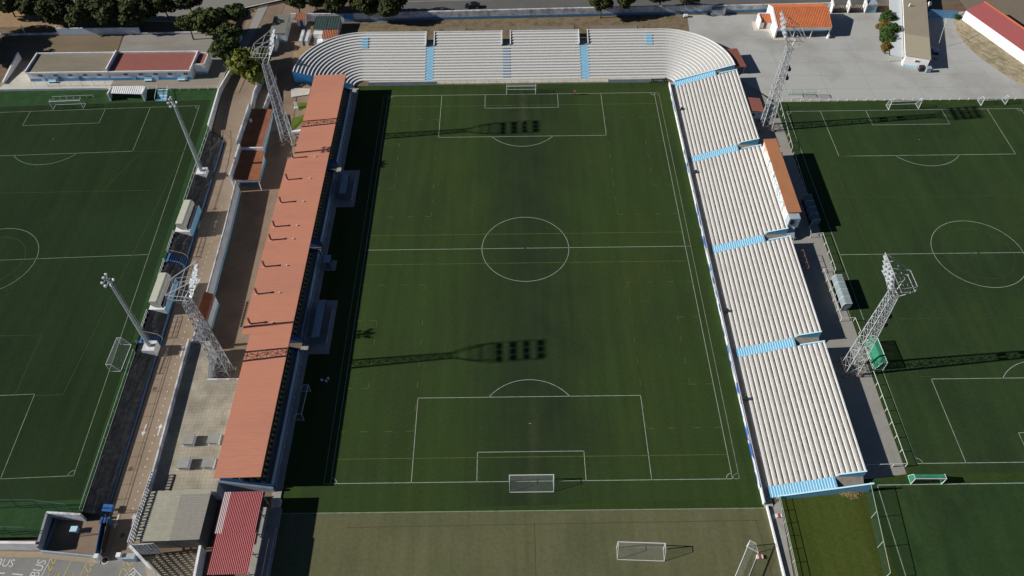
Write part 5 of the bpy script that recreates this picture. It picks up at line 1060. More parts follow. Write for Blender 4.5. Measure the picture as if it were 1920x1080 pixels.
# ---- small huts north west
g1 = thing('gate_lodge', 'white lodge with flat grey green roof beside the shaded driveway', 'house', (-64.6, 78.5, ZR))
MB().hexa([(-66.6, 74.0), (-62.6, 74.0), (-62.9, 82.8), (-66.9, 82.8)], ZR, 4.9).build('walls', WALLW, g1); MB().hexa([(-66.7, 73.9), (-62.5, 73.9), (-62.8, 82.9), (-67.0, 82.9)], 4.9, 5.1).build('roof', mat('grey_green_felt', (0.19, 0.195, 0.165), 0.9, 0.1, 1.2), g1); window(g1, -65.6, -65.0, 74.0, 4.0, 4.4); MB().hexa([(-66.62, 73.93), (-62.58, 73.93), (-62.6, 73.99), (-66.6, 73.99)], ZR, 3.0).build('blue_foot', BLUE, g1)
g2 = thing('gate_lodge', 'narrow white annex with dark flat roof below the grey green lodge', 'house', (-65.6, 71, ZR)); MB().box(-66.4, -64.6, 69.6, 73.6, ZR, 4.6).build('walls', WALLW, g2); MB().box(-66.2, -64.9, 69.9, 73.4, 4.6, 4.65).build('roof', DARK, g2)
h1 = thing('garden_hut', 'small white hut with orange tiled roof and blue door against the wall', 'hut', (-60, 82.8, ZR)); MB().box(-61.0, -58.7, 81.6, 83.9, ZR, 4.3).build('walls', WALLW, h1); tile_roof(h1, [(-61.2, 81.4), (-58.5, 81.4), (-58.5, 84.0), (-61.2, 84.0)], [4.35, 4.35, 4.9, 4.9], 0.42, TILED, 0.1, 1); MB().box(-60.1, -59.4, 81.55, 81.6, ZR, 4.1).build('door', DBLUE, h1)
h2 = thing('storage_hut', 'hut with dark green ribbed roof, orange tiled lean-to and white cube', 'hut', (-52, 77, ZR)); MB().box(-55.2, -48.9, 76.5, 82.0, ZR, 4.6).build('walls', WALLW, h2)
for xa, xb in ((-55.5, -52.2), (-52.1, -48.8)): corr_obj('roof_sheet', [(xa, 76.2), (xb, 76.2), (xb, 82.2), (xa, 82.2)], [4.7, 4.7, 4.95, 4.95], 1, 0.6, 0.06, mat('dark_green_sheet', (0.045, 0.075, 0.07), 0.4, 0.15, 1.5, spec=0.5), h2)
MB().box(-52.7, -48.9, 73.0, 76.2, ZR, 4.0).build('lean_to', WALLW, h2); tile_roof(h2, [(-52.8, 72.9), (-48.8, 72.9), (-48.8, 76.1), (-52.8, 76.1)], [4.05, 4.05, 4.5, 4.5], 0.42, TILED, 0.1, 1, 'lean_to_roof'); MB().box(-55.3, -52.8, 74.5, 76.2, ZR, 4.3).build('white_cube', WHITE, h2); MB().box(-55.2, -52.9, 72.4, 74.4, ZR, 2.9).build('tank_base', WALLW, h2)
for x, lab in ((-58.4, 'short stained white wall stub left of the pair by the storage hut'), (-56.9, 'paler white wall stub beside the storage hut')): tag(MB().box(x-0.4, x+0.4, 71.9, 77.2, ZR, 4.0).build('wall_stub', OLDWALL), lab, 'wall')
sheet('sand_patch', [(552, 79), (601, 79), (590, 88), (567, 108), (549, 117)], mat('sandy_earth', (0.34, 0.24, 0.145), 0.95, 0.15, 1.5, (0.26, 0.19, 0.115), 0.6, 0.5), 0.03)
dv = strip('driveway', [(-76.0, 58, hw(58)+0.05), (-76.0, 64, ZR+0.06), (-75.0, 78, ZR+0.06), (-73.5, 100, ZR+0.06)], [(-67.0, 58, hw(58)+0.05), (-67.0, 64, ZR+0.06), (-67.2, 78, ZR+0.06), (-66, 100, ZR+0.06)], YARD)
strip('driveway_pavement', [(-75.6, 66, ZR+0.12), (-74.3, 80, ZR+0.12), (-73.2, 100, ZR+0.12)], [(-73.3, 66, ZR+0.12), (-71.9, 80, ZR+0.12), (-70.6, 100, ZR+0.12)], mat('pavement_grey', (0.30, 0.29, 0.27), 0.9, 0.1, 1))
tag(MB().wall((-75.9, 66.5), (-75.1, 76), 0.3, ZR, ZR+1.0).build('drive_wall', WALLW), 'short white wall beside the driveway pavement under the trees', 'wall')
# pallet like timber racks behind the north stand
for k, (xa, xb, lab) in enumerate(((-20.2, -14.2, 'weathered timber rack behind the second block of the grey terrace'), (-1.0, 14.6, 'long weathered timber rack behind the third block of the grey terrace'), (18.6, 31.5, 'weathered timber rack behind the block with the curved right end'))):
    pr = thing('timber_rack', lab, 'rack', ((xa+xb)/2, 74.6, ZR), group='timber racks behind the terrace'); n = int((xb-xa)/0.55); TB = mat('grey_timber', (0.21, 0.185, 0.15), 0.9, 0.25, 2.0)
    me = MB().box(-0.2, 0.2, -0.9, 0.9, 2.5, 2.58).mesh('slat', TB)
    for i in range(n): o = link('slat', me, pr, False); o.location = (xa+0.3+i*0.55-(xa+xb)/2, 0.3, 0)
    for x in (xa, xb):
        for y in (74.1, 75.6): MB().bar((x, y, ZR), (x, y, ZR+2.5), 0.07).build('post', RUST, pr)
    for y in (74.1, 75.6): MB().bar((xa, y, ZR+2.44), (xb, y, ZR+2.44), 0.06).build('bearer', RUST, pr)
# ================================================================== GOALS
NETW = net_mat('white_goal_net', (0.60, 0.64, 0.66), 0.10); NETGR = net_mat('green_goal_net', (0.03, 0.26, 0.15), 0.75)
def goal(label, p0, p1, z, back, net=NETW, h=2.44, w=None, r=0.075, top=0.9, base=1.9, group=None):
    """goal with mouth from p0 to p1 (world xy), net toward 'back' unit vector side"""
    p0 = Vector(p0[:2]); p1 = Vector(p1[:2]); c = (p0+p1)/2; d = (p1-p0).normalized(); L_ = w or (p1-p0).length; n = Vector((-d.y, d.x)); n = n if n.dot(Vector(back)) > 0 else -n
    g = thing('football_goal', label, 'goal', (c.x, c.y, z), group=group)
    A, B = c-d*L_/2, c+d*L_/2; V3 = lambda v, zz: (v.x, v.y, zz)
    for q in (A, B): MB().bar(V3(q, z), V3(q, z+h), r, 8).build('post', WR, g)
    MB().bar(V3(A-d*0.07, z+h), V3(B+d*0.07, z+h), r, 8).build('crossbar', WR, g)
    fr = MB()
    for q in (A, B): fr.bar(V3(q, z+h), V3(q+n*top, z+h), 0.045); fr.bar(V3(q+n*top, z+h), V3(q+n*base, z+0.05), 0.045); fr.bar(V3(q, z+0.05), V3(q+n*base, z+0.05), 0.045)
    fr.bar(V3(A+n*base, z+0.05), V3(B+n*base, z+0.05), 0.06); fr.build('back_frame', WR, g)
    mb = MB(); a0, b0, a1, b1, a2, b2 = V3(A, z+h), V3(B, z+h), V3(A+n*top, z+h-0.02), V3(B+n*top, z+h-0.02), V3(A+n*base, z+0.06), V3(B+n*base, z+0.06)
    mb.add([a0, b0, b1, a1], [(0, 1, 2, 3)]); mb.add([a1, b1, b2, a2], [(0, 1, 2, 3)]); mb.add([a0, a1, a2, V3(A, z+0.06)], [(0, 1, 2, 3)]); mb.add([b0, b1, b2, V3(B, z+0.06)], [(0, 1, 2, 3)])
    mb.build('net', net, g); return g
goal('white goal with pale net at the end of the main pitch below the curved terrace', (-3.66, HL+0.05), (3.66, HL+0.05), 0, (0, 1))
goal('white goal on the main pitch at the end beside the olive turf', (-3.66, -HL-0.05), (3.66, -HL-0.05), 0, (0, -1))
gg = lambda z, *a: [tuple(G(u, v, z))[:2] for u, v in a]
a, b = gg(0, (1155, 1027), (1245, 1030)); goal('white training goal on the olive turf facing the main pitch', a, b, 0, (0, -1), w=7.32)
a, b = gg(0, (1398, 1030), (1371, 1095)); goal('white training goal turned sideways on the olive turf near the low wall', a, b, 0, (1, 0), w=7.32)
a, b = gg(ZL, (99, 206), (158, 203.5)); goal('white goal on the left pitch before the green slope and bar rail', a, b, ZL, (0, 1), w=7.32)
a, b = gg(ZL, (229, 643), (206, 700)); goal('white goal standing sideways on the left pitch touchline by the bank fence', a, b, ZL, (1, 0), NETW, 2.2, 6.0, 0.06)
a, b = gg(ZR, (1665, 206), (1723, 204)); goal('white goal on the right pitch goal line below the lot', a, b, ZR, (0, 1), w=7.32)
a, b = gg(ZR, (1838, 198), (1886, 196)); goal('white goal parked off the right pitch corner against the lot rail', a, b, ZR, (0, 1), w=6.0, h=2.1)
a, b = gg(ZR, (1714, 908), (1759, 908)); goal('small white goal with green net between right and south eastern pitches', a, b, ZR, (0, 1), NETGR, 2.0, 5.0, 0.06, 0.8, 1.5)
a, b = gg(ZR, (1637, 645), (1655, 690)); goal('white goal with solid green net parked along the paving rail', a, b, ZR, (-1, 0), NETGR, 2.2, 6.0, 0.06, 0.9, 1.6)
a, b = gg(0, (582, 737), (571, 785)); goal('white goal parked in the shade against the front of the main stand', a, b, 0, (-1, 0), NETW, 2.2, 6.0, 0.06)
# white frame shelter on the lot edge
fs = thing('frame_dugout', 'pale green tubular dugout frame on the edge of the concrete lot', 'dugout', (70, 46.6, ZR)); xa, xb = G(1482, 189, ZR).x, G(1533, 188, ZR).x
for x in (xa, (xa+xb)/2, xb): MB().bar((x, 46.0, ZR), (x, 46.3, ZR+1.9), 0.06).bar((x, 46.3, ZR+1.9), (x, 47.6, ZR+1.9), 0.06).bar((x, 47.6, ZR+1.9), (x, 48.0, ZR), 0.06).build('hoop', GRL, fs)
for y, z_ in ((46.3, 1.9), (47.6, 1.9), (48.0, 0.1)): MB().bar((xa, y, ZR+z_), (xb, y, ZR+z_), 0.05).build('rail', GRL, fs)
mb = MB(); mb.add([(xa, 46.3, ZR+1.9), (xb, 46.3, ZR+1.9), (xb, 47.6, ZR+1.9), (xa, 47.6, ZR+1.9), (xa, 48.0, ZR+0.1), (xb, 48.0, ZR+0.1)], [(0, 1, 2, 3), (3, 2, 5, 4)]); mb.build('cover', net_mat('clear_cover', (0.5, 0.6, 0.56), 0.3), fs)
# rack of rust red barriers
rr = thing('barrier_rack', 'rust red steel barrier frame leaning in the shade behind the third block', 'barrier', (55.2, -8, ZR))
for y in (-10.5, -8.9, -7.3, -5.7): MB().bar((54.6, y, ZR), (55.8, y, ZR+2.4), 0.06).build('upright', RUST, rr)
for t in (0.1, 0.5, 1.0): MB().bar((54.6+1.2*t, -10.5, ZR+2.4*t), (54.6+1.2*t, -5.7, ZR+2.4*t), 0.05).build('rail', RUST, rr)
# dry bush in the mossy grass
# ================================================================== TREES
LEAF = {}
def leaf_mat(name, c1, c2):
    m = bpy.data.materials.new(name); m.use_nodes = True; n = m.node_tree.nodes; l = m.node_tree.links; b = n['Principled BSDF']; b.inputs['Roughness'].default_value = 0.8; b.inputs['Specular IOR Level'].default_value = 0.15
    g = n.new('ShaderNodeNewGeometry'); z = n.new('ShaderNodeTexNoise'); z.inputs['Scale'].default_value = 0.9; z.inputs['Detail'].default_value = 4; l.new(g.outputs['Position'], z.inputs['Vector'])
    ad = n.new('ShaderNodeMath'); ad.operation = 'ADD'; mu = n.new('ShaderNodeMath'); mu.operation = 'MULTIPLY'; mu.inputs[1].default_value = 0.5; l.new(g.outputs['Random Per Island'], mu.inputs[0]); l.new(z.outputs[0], ad.inputs[0]); l.new(mu.outputs[0], ad.inputs[1])
    r = n.new('ShaderNodeMapRange'); r.inputs[1].default_value = 0.45; r.inputs[2].default_value = 1.1; l.new(ad.outputs[0], r.inputs[0]); x = n.new('ShaderNodeMix'); x.data_type = 'RGBA'; l.new(r.outputs[0], x.inputs[0]); x.inputs[6].default_value = (*c1, 1); x.inputs[7].default_value = (*c2, 1); l.new(x.outputs[2], b.inputs['Base Color']); return m
BARK = mat('bark', (0.10, 0.075, 0.05), 0.95, 0.3, 3)
L_DARK = leaf_mat('dark_leaf', (0.022, 0.030, 0.010), (0.062, 0.074, 0.022)); L_MID = leaf_mat('mid_leaf', (0.028, 0.042, 0.012), (0.080, 0.100, 0.026)); L_LIGHT = leaf_mat('light_leaf', (0.07, 0.09, 0.015), (0.19, 0.20, 0.035)); L_RUST = leaf_mat('russet_leaf', (0.09, 0.07, 0.015), (0.22, 0.15, 0.035)); L_BUSH = leaf_mat('bush_leaf', (0.022, 0.05, 0.012), (0.07, 0.12, 0.028)); L_DRY = leaf_mat('dry_leaf', (0.16, 0.12, 0.05), (0.30, 0.23, 0.11))
def crown_mesh(seed, n=2600, leaf=0.34, flat=0.82):
    rs = random.Random(seed); mb = MB(); bl = [(Vector((0, 0, 0)), 0.62)]
    for k in range(13):
        a = rs.uniform(0, 6.283); e = rs.uniform(-0.5, 1.0); d = Vector((math.cos(a)*math.cos(e), math.sin(a)*math.cos(e), math.sin(e)*flat)); bl.append((d*rs.uniform(0.45, 0.72), rs.uniform(0.24, 0.42)))
    for i in range(n):
        c, r = bl[rs.randrange(len(bl))] if i % 4 else bl[0]
        v = Vector((rs.gauss(0, 1), rs.gauss(0, 1), rs.gauss(0, 1))).normalized(); p = c+v*(r*rs.uniform(0.72, 1.06)); p.z *= flat
        nrm = (v+Vector((rs.uniform(-.7, .7), rs.uniform(-.7, .7), rs.uniform(-.4, .8)))).normalized(); t = nrm.orthogonal().normalized(); b = nrm.cross(t); an = rs.uniform(0, 6.28); t, b = t*math.cos(an)+b*math.sin(an), b*math.cos(an)-t*math.sin(an)
        s = leaf*0.28*rs.uniform(0.6, 1.4); mb.add([p-t*s, p-b*s*0.7, p+t*s, p+b*s*0.7], [(0, 1, 2, 3)])
    return mb
def trunk_mesh(seed, h, lean=0.2):
    rs = random.Random(seed); mb = MB(); top = Vector((rs.uniform(-lean, lean), rs.uniform(-lean, lean), h)); mb.bar((0, 0, -0.2), tuple(top*0.55), 0.24, 7, 0, 0.17); mb.bar(tuple(top*0.55), tuple(top), 0.17, 7, 0, 0.1)
    for k in range(5): a = rs.uniform(0, 6.28); mb.bar(tuple(top*rs.uniform(0.5, 0.8)), tuple(top+Vector((math.cos(a)*1.5, math.sin(a)*1.5, rs.uniform(0.5, 1.6)))), 0.1, 5, 0, 0.04)
    return mb
CRW = {}
def tree(name, label, cat, u, v, rpx, zg, leafm, hz=4.6, group=None, asp=1.0, trunk=True):
    """crown centred on photo point (u,v) with radius rpx, trunk on ground zg"""
    p = G(u, v, zg+hz); rad = rpx/FPX*(p-CAM).length
    sd_ = random.randrange(5); key = (sd_, leafm.name)
    if key not in CRW: CRW[key] = crown_mesh(sd_*7+3).mesh('crown', leafm)
    t = thing(name, label, cat, (p.x, p.y, zg), random.uniform(0, 6.28), group)
    c = link('crown', CRW[key], t, False); c.location = (0, 0, hz); c.scale = (rad*1.18, rad*1.18, rad*1.15*asp)
    if trunk: tr = trunk_mesh(random.randrange(99), max(1.0, hz-rad*0.25)).build('trunk', BARK, t, False)
    return t
GL = 'trees along the side street'
for u, v in ((-40, 72), (-62, 92), (-48, 112)): tree('street_tree', 'dark tree just beyond the end of the brown field', 'tree', u, v-30, 27, ZT, L_DARK, 5.2, 'trees beyond the brown field')
tl = [(12, 2, 25, L_DARK, 'dark tree shading the tan slope at the outer end of the row'), (62, 8, 25, L_DARK, 'dark round tree above the scrub behind the low wall'), (106, 18, 27, L_DARK, 'dark full crowned tree over the start of the tall pale wall'), (154, 24, 25, L_DARK, 'smaller dark tree over the middle of the tall pale blue wall'),
      (206, 20, 31, L_DARK, 'broad dark tree behind the tall pale blue wall'), (257, 20, 28, L_DARK, 'dark tree at the bare end of the tall pale blue wall'), (305, 6, 22, L_DARK, 'compact dark tree by the side street kerb'), (352, 0, 20, L_DARK, 'small dark tree on the kerb of the side street'),
      (352, 44, 19, L_MID, 'slender tree standing alone at the edge of the grey yard'), (392, 38, 31, L_MID, 'large olive green tree behind the grey yard'), (440, 24, 20, L_MID, 'small tree by the sunlit driveway pavement'), (432, 62, 20, L_MID, 'olive tree between the grey yard and the driveway'), (426, 94, 25, L_MID, 'round tree at the corner of the grey yard near the white retaining wall')]
for u, v, r_, lm, lab in tl: tree('street_tree', lab, 'tree', u, v, r_, ZT, lm, 4.8, GL)
t = tree('leafy_tree', 'bright yellow green tree spreading beside the far left lattice tower', 'tree', 472, 122, 35, ZR-0.4, L_LIGHT, 4.2, None, 1.1)
t['label'] = 'bright yellow green tree spreading over the walkway end next to a lattice tower'
for u, v, r_, lab in ((556, -2, 20, 'dark tree behind the small orange roofed hut'), (590, -4, 22, 'dark tree on the street verge behind the white wall of the storage hut'), (630, 0, 24, 'dark tree overhanging the start of the stained boundary wall'), (682, 4, 26, 'dark tree leaning over the stained wall next to the parked black car shadow'), (734, 6, 27, 'large dark tree overhanging the stained wall before the open street'),
                   (1128, 4, 20, 'dark tree over the stained wall by the end of the scrub strip'), (1172, -4, 20, 'dark tree partly behind the stained wall near the lot'), (1240, -10, 20, 'dark tree crown peeping over the street'), (1292, -7, 18, 'dark tree above the blue footed wall where the lot begins')):
    tree('street_tree', lab, 'tree', u, v, r_, ZR, L_DARK, 4.8, 'trees along the street behind the wall')
for u, v, r_, lm, lab in ((1664, 33, 14, L_BUSH, 'round green bush at the far end of the warehouse hedge'), (1659, 49, 12, L_RUST, 'russet bush in the warehouse hedge'), (1670, 58, 15, L_BUSH, 'dark green bush leaning on the white side roof of the warehouse'), (1664, 73, 13, L_BUSH, 'tall green bush in the hedge by the warehouse canopy'), (1663, 88, 10, L_RUST, 'small olive bush ending the warehouse hedge')):
    tree('hedge_bush', lab, 'bush', u, v, r_, ZR, lm, 1.9, 'bushes along the warehouse')
tree('hedge_bush', 'small green bush at the top of the dry bank', 'bush', 1795, 31, 6, ZR, L_BUSH, 0.8)
p = G(1597, 924, 2.3); t = thing('dry_bush', 'round heap of dry straw coloured brush at the foot of the blue end wall', 'bush', p); c = crown_mesh(91, 1500, 0.5, 0.5).build('twigs', L_DRY, t, False); c.scale = (2.0, 1.1, 0.8)
# ================================================================== CARS AND PEOPLE
def car(label, loc, rz, paint, name='parked_car'):
    c = thing(name, label, 'car', loc, rz)
    def loft(secs, m, nm):
        mb = MB(); n = len(secs[0])
        for s in secs: mb.v += s
        for i in range(len(secs)-1):
            for j in range(n): k = (j+1) % n; mb.f.append((i*n+j, i*n+k, (i+1)*n+k, (i+1)*n+j)); mb.m.append(0)
        mb.f.append(tuple(range(n))[::-1]); mb.f.append(tuple((len(secs)-1)*n+i for i in range(n))); mb.m += [0, 0]
        o = mb.build(nm, m, c, False); recalc(o); return o
    def ring(x, w, z0, z1): return [(x, -w, z0), (x, w, z0), (x, w*1.02, (z0+z1)/2), (x, w*0.93, z1), (x, -w*0.93, z1), (x, -w*1.02, (z0+z1)/2)]
    loft([ring(-2.15, .72, .35, .78), ring(-2.0, .86, .25, .92), ring(-0.9, .88, .22, .96), ring(0.9, .88, .22, .95), ring(1.7, .84, .24, .86), ring(2.15, .70, .32, .66)], paint, 'body')
    loft([ring(-1.75, .70, .90, .98), ring(-1.2, .72, .90, 1.36), ring(-0.4, .72, .90, 1.45), ring(0.35, .70, .90, 1.40), ring(1.1, .68, .88, .95)], GLASSY, 'windows')
    loft([ring(-1.22, .60, 1.37, 1.42), ring(-0.4, .63, 1.44, 1.49), ring(0.32, .60, 1.40, 1.45)], paint, 'roof')
    for x in (-1.35, 1.35):
        for y in (-0.82, 0.82): w = MB().bar((x, y-0.1, 0.31), (x, y+0.1, 0.31), 0.32, 14).build('wheel', DARK, c, False); MB().bar((x, y-0.115, 0.31), (x, y+0.115, 0.31), 0.18, 10).build('rim', STEEL, w, False)
    for y in (-0.55, 0.55): MB().box(2.02, 2.12, y-0.16, y+0.16, 0.58, 0.70).build('headlight', lampl, c, False); MB().box(-2.14, -2.05, y-0.16, y+0.16, 0.66, 0.8).build('tail_light', RUST, c, False)
    return c
p = G(886, 14, ZR); car('black car on the street behind the stained boundary wall', (p.x, p.y, ZR+0.02), R(181), mat('black_car_paint', (0.010, 0.011, 0.013), 0.25, 0.05, 1, spec=0.6))
p = G(1749, 107, ZR); car('silver car parked in the shade along the warehouse', (p.x+0.6, p.y+1.2, ZR+0.01), R(75), mat('silver_car_paint', (0.40, 0.42, 0.44), 0.3, 0.05, 1, spec=0.6, metal=0.3))
def person(label, loc, rz, shirt, legs_m, hair=None, step=0.22, h=1.78):
    """one skinned figure, mid stride, with hair and clothes as children"""
    t = thing('person', label, 'person', loc, rz); s = h/1.78
    J = {'pel': (0, 0, .95, .15), 'wst': (0, 0, 1.12, .135), 'cst': (0.02, 0, 1.34, .155), 'nck': (0.03, 0, 1.50, .06), 'hd1': (0.05, 0, 1.60, .085), 'hd2': (0.05, 0, 1.72, .085),
         'hL': (0, .10, .90, .10), 'kL': (step*.75, .10, .50, .065), 'aL': (step, .10, .08, .042), 'tL': (step+.17, .11, .035, .032), 'hR': (0, -.10, .90, .10), 'kR': (-step*.2, -.10, .49, .065), 'aR': (-step, -.10, .09, .042), 'tR': (-step+.16, -.11, .035, .032),
         'sL': (0.02, .19, 1.44, .062), 'eL': (-.10, .27, 1.17, .042), 'wL': (.03, .27, .94, .03), 'fL': (.08, .27, .84, .024), 'sR': (0.02, -.19, 1.44, .062), 'eR': (.10, -.26, 1.17, .042), 'wR': (.25, -.24, .98, .03), 'fR': (.31, -.23, .90, .024)}
    E_ = [('pel', 'wst'), ('wst', 'cst'), ('cst', 'nck'), ('nck', 'hd1'), ('hd1', 'hd2'), ('pel', 'hL'), ('hL', 'kL'), ('kL', 'aL'), ('aL', 'tL'), ('pel', 'hR'), ('hR', 'kR'), ('kR', 'aR'), ('aR', 'tR'), ('cst', 'sL'), ('sL', 'eL'), ('eL', 'wL'), ('wL', 'fL'), ('cst', 'sR'), ('sR', 'eR'), ('eR', 'wR'), ('wR', 'fR')]
    K = list(J); me = bpy.data.meshes.new('body'); me.from_pydata([tuple(c*s for c in J[k][:3]) for k in K], [(K.index(a), K.index(b)) for a, b in E_], [])
    o = bpy.data.objects.new('body', me); COL.objects.link(o); md = o.modifiers.new('skin', 'SKIN'); sv = me.skin_vertices[0].data
    for i, k in enumerate(K): r_ = J[k][3]*s; sv[i].radius = (r_, r_*(0.78 if k in ('cst', 'wst', 'pel') else 1.0)); sv[i].use_root = (k == 'pel')
    o.modifiers.new('sub', 'SUBSURF').levels = 1; o.modifiers['sub'].render_levels = 1
    dg = bpy.context.evaluated_depsgraph_get(); m2 = bpy.data.meshes.new_from_object(o.evaluated_get(dg)); bpy.data.objects.remove(o)
    skin = mat('skin', (0.42, 0.24, 0.16), 0.6, 0.05, 3); shoe = DARK
    m2.materials.clear()
    for m in (skin, shirt, legs_m, shoe): m2.materials.append(m)
    for f in m2.polygons:
        z = f.center.z/s; f.material_index = 3 if z < .1 else (2 if z < .98 and abs(f.center.y) < .2*s else (1 if z < 1.49 and not (z < 1.18 and abs(f.center.y) > .2*s) else 0)); f.use_smooth = True
    b = link('body', m2, t, False)
    mb = MB(); n = 10
    for z, r_ in ((1.63, .10), (1.72, .108), (1.79, .085), (1.825, .03)): mb.v += [((0.035+r_*math.cos(2*math.pi*i/n)-0.012)*s, r_*math.sin(2*math.pi*i/n)*s, z*s) for i in range(n)]
    for k in range(3):
        for i in range(n): j = (i+1) % n; mb.f.append((k*n+i, k*n+j, (k+1)*n+j, (k+1)*n+i)); mb.m.append(0)
    mb.f.append(tuple(3*n+i for i in range(n))); mb.m.append(0); mb.build('hair', hair or mat('dark_hair', (0.02, 0.014, 0.01), 0.6), t, False); return t
p = G(1078, 178, 0); person('person in a red top and dark trousers walking on the far goal line', (p.x, p.y, 0.02), R(200), mat('red_top', (0.32, 0.06, 0.06), 0.8), mat('dark_trousers', (0.02, 0.022, 0.03), 0.8))
# small things on pitches
for u, v in ((604, 714), (612, 716), (616, 711)):
    p = G(u, v, 0); b_ = thing('white_bucket', 'small white bucket lying on the shaded turf before the main stand', 'bucket', (p.x, p.y, 0.015), group='buckets on the shaded turf'); MB().bar((0, 0, 0), (0, 0, 0.4), 0.16, 10, 0, 0.22).build('tub', WHITE, b_, False); MB().bar((0, 0, 0.38), (0, 0, 0.42), 0.235, 10).build('rim', WHITE, b_, False)
for u, v, z, lab in ((1460, 968, 0.05, 'red and white weighted block on the concrete walk'), (1424, 1045, 0.0, 'red and white weighted block on the olive turf by the sideways goal')):
    p = G(u, v, z); w_ = thing('ballast_block', lab, 'block', p); MB().hexa([(-0.5, -0.3), (0.5, -0.3), (0.5, 0.3), (-0.5, 0.3)], 0, 0.35).build('block', WHITE, w_, False); MB().box(-0.2, 0.2, -0.32, 0.32, 0.1, 0.37).build('band', mat('red_band', (0.4, 0.06, 0.05)), w_, False)
for u, v, z in ((1684, 191, ZR), ):
    p = G(u, v, z); s_ = thing('small_board', 'small orange board on the grass behind the right pitch goal', 'board', p); MB().box(-0.55, 0.55, -0.05, 0.05, 0.0, 0.7).build('panel', TILE, s_, False); MB().box(-0.4, 0.4, -0.07, -0.05, 0.25, 0.45).build('stripe', WHITE, s_, False)
p = G(1285, 32, ZR); tk = thing('white_tank', 'white tank lying at the corner of scrub strip and lot', 'tank', p); MB().bar((-0.5, 0, 0.45), (0.5, 0, 0.45), 0.45, 12).build('drum', WHITE, tk, False); MB().box(-0.4, 0.4, -0.3, 0.3, 0, 0.15).build('cradle', DARK, tk, False)
for (u, v, lab) in ((1345, 22, 'stained concrete hut stub against the lot wall'),):
    p = G(u, v+4, ZR); h_ = thing('hut_ruin', lab, 'hut', p); MB().box(-1.8, 1.8, -1, 1.2, 0, 1.7).build('walls', OLDWALL, h_, False); MB().hexa([(-1.9, -1.1), (1.7, -1.0), (1.9, 1.3), (-1.9, 1.3)], 1.7, 1.85).build('roof', CONC, h_, False)
# ================================================================== SOUTH WEST CORNER
sheet('parking_road', None, PARK, 0.01, z=0.0, world=[(-200, -110), (-53, -110), (-53, -72.6), (-62.3, -65.0), (-64.4, -65.0), (-68.2, -65.4), (-77.6, -64.3), (-200, -61.5)])
def g0(*a): return [tuple(G(u, v, 0))[:2] for u, v in a]
lines_obj('bay_marking', [g0((-60, 1032), (0, 1036), (96, 1046)), g0((96, 1046), (76, 1084))], 0.14, 0.02, ROADW)
lines_obj('dashed_lane_marking', [g0((-8, 1074), (8, 1075)), g0((24, 1076), (42, 1078)), g0((60, 1080), (78, 1081))], 0.2, 0.02, ROADW)
yl_ = [g0((96, 1046), (179, 1051)), g0((106, 1046), (89, 1083)), g0((136, 1048), (117, 1085)), g0((165, 1050), (148, 1086)), g0((179, 1051), (160, 1088)), g0((96, 1046), (100, 1060)), g0((90, 1057), (94, 1073)), g0((165, 1051), (173, 1063)), g0((160, 1063), (167, 1076)), g0((240, 1039), (222, 1084)), g0((257, 1039), (238, 1075)), g0((240, 1039), (252, 1050)), g0((235, 1052), (246, 1063)), g0((229, 1064), (241, 1073))]
lines_obj('yellow_bay_marking', yl_, 0.13, 0.024, ROADY)
lines_obj('white_box_marking', [g0((228, 1086), (250, 1065), (268, 1084))], 0.16, 0.024, ROADW)
for txt, u, v, rz, sz in (('BUS', 10, 1056, -5, 1.7), ('BUS', 73, 1066, 80, 1.9), ('P', 247, 1078, -48, 1.5)):
    p = G(u, v, 0); o = struct(link('lettering', text_mesh(txt, sz, ROADW))); o.location = (p.x, p.y, 0.03); o.rotation_euler = (0, 0, R(rz))
    if txt == 'BUS' and rz > 0: o.scale = (0.85, 1.15, 1)
for u, v in ((107, 1077), (136, 1079)):
    p = G(u, v, 0); lines_obj('wheelchair_marking', [arc(p.x, p.y-0.25, 0.32, 2.2, 6.6, 14), [(p.x-0.05, p.y+0.5), (p.x, p.y), (p.x+0.35, p.y-0.05), (p.x+0.45, p.y-0.45)], [(p.x-0.02, p.y+0.25), (p.x+0.3, p.y+0.25)]], 0.10, 0.03, ROADY)
p = G(197, 1051, 0); lines_obj('manhole_ring', [arc(p.x, p.y, 0.55, 0, 6.283, 24)], 0.14, 0.022, ROADW); mb = MB(); mb.add([(p.x+0.4*math.cos(2*math.pi*i/20), p.y+0.4*math.sin(2*math.pi*i/20), 0.024) for i in range(20)], [tuple(range(20))]); struct(mb.build('manhole_cover', DARK))
for u, v in ((243, 825), (245, 879), (290, 729), (388, 371), (403, 392), (230, 1004), (432, 293)):
    p = GT(u, v); mb = MB(); mb.add([(p.x+0.42*math.cos(2*math.pi*i/16), p.y+0.42*math.sin(2*math.pi*i/16), zw(p.x, p.y)+0.003) for i in range(16)], [tuple(range(16))]); struct(mb.build('manhole_cover', mat('worn_cover', (0.12, 0.09, 0.065), 0.8, 0.3, 3)))
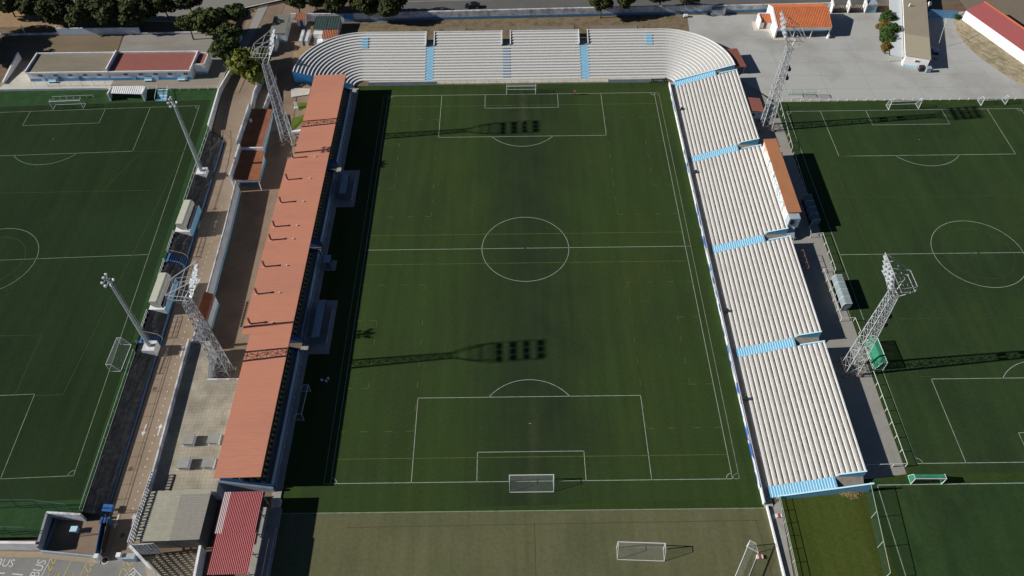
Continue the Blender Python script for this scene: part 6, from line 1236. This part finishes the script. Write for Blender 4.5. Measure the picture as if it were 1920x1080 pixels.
# court behind the entrance, walls and gate
sheet('entrance_court', None, YARD, 0.014, z=0.0, world=[(-78.0, -63.9), (-68.4, -64.9), (-69.9, -58.7), (-78.0, -58.7)])
ew = thing('entrance_walls', 'pale blue and white walls enclosing the small entrance court below the left pitch', 'wall', (-76, -61, 0))
MB().wall((-78.1, -58.6), (-77.6, -64.1), 0.35, -0.05, 2.5).build('west_wall', mat('dull_grey_wall', (0.30, 0.31, 0.33), 0.9, 0.15, 1), ew); MB().wall((-77.4, -64.15), (-77.3, -58.7), 0.03, 0.0, 0.9).build('blue_base', mat('dull_blue', (0.10, 0.14, 0.2)), ew); MB().wall((-78.2, -58.5), (-72.6, -58.9), 0.35, -0.05, 2.5).build('north_wall', OLDWALL, ew); MB().wall((-77.7, -64.2), (-68.3, -65.2), 0.22, -0.05, 1.0).build('street_wall', GREYW, ew)
tag(MB().wall((-200, -60.8), (-77.9, -63.6), 0.4, -0.05, 2.75).build('street_wall', WALLW), 'white street wall with tan pavement below the left pitch corner', 'wall')
strip('street_pavement', [(-200, -61.2, 0.1), (-77.8, -64.0, 0.1), (-68.2, -65.1, 0.1)], [(-200, -62.4, 0.1), (-77.7, -65.0, 0.1), (-68.1, -66.1, 0.1)], mat('tan_pavement', (0.33, 0.27, 0.19), 0.95, 0.12, 1.5))
GBL = mat('gate_blue', (0.03, 0.10, 0.24), 0.6, 0.1, 2)
eg = thing('entrance_gate', 'blue steel gate with white posts at the foot of the walkway', 'gate', (-67, -64.5, 0))
MB().box(-68.7, -68.0, -65.7, -65.0, -0.05, 1.6).build('post', WALLW, eg); MB().box(-65.2, -64.5, -65.6, -64.9, -0.05, 1.7).build('post', WALLW, eg); MB().wall((-69.3, -59.6), (-68.5, -65.0), 0.12, 0.1, 1.7).build('leaf', GBL, eg); MB().wall((-68.3, -59.4), (-67.9, -64.2), 0.06, 0.1, 1.7).build('leaf', DARK, eg)
for k in range(3): MB().box(-69.6+k*0.55, -69.25+k*0.55, -60.0, -59.0, 0.1, 1.6).build('turnstile', GBL, eg)
for (x0_, x1_, y_) in ((-64.3, -62.4, -64.9),): tag(MB().box(x0_, x1_, y_-0.9, y_, -0.05, 1.3).build('gate_booth', GREYW), 'low blue grey booth wall at the corner of the perforated screen', 'booth')
p = G(143, 996, 0); cb = thing('meter_cabinet', 'small pale blue cabinet standing in the entrance court', 'cabinet', p); MB().box(-0.5, 0.5, -0.4, 0.4, 0, 0.9).build('body', GREYW, cb, False); MB().box(-0.55, 0.55, -0.45, 0.45, 0.9, 1.0).build('lid', BLUEP, cb, False)
p = G(203, 953, 0.9); bp_ = thing('blue_sign', 'blue sign panel lying on the dark bank near the gate', 'sign', p); MB().hexa([(-0.8, -0.6), (0.8, -0.6), (0.8, 0.6), (-0.8, 0.6)], [0.2, -.2, -.2, 0.2], [0.35, 0.0, 0.0, 0.35]).build('panel', mat('sign_blue', (0.07, 0.24, 0.6), 0.6), bp_, False); MB().box(-0.1, 0.1, -0.15, 0.15, -0.5, 0.0).build('stake', STEEL, bp_, False)
for lab, pts_ in (('tall green net fence of the left pitch corner above the entrance court', [(-86.5, -57.5), (-79.5, -57.6), (-74, -58.4)]), ('tall green net fence behind the white street wall', [(-100, -61.6), (-79, -62.1)])):
    fence('net_fence', lab, pts_, 3.2, mat('green_post', (0.06, 0.16, 0.11), 0.6), 3.4, (1.0,), 0.05, ZL, net=NETG)
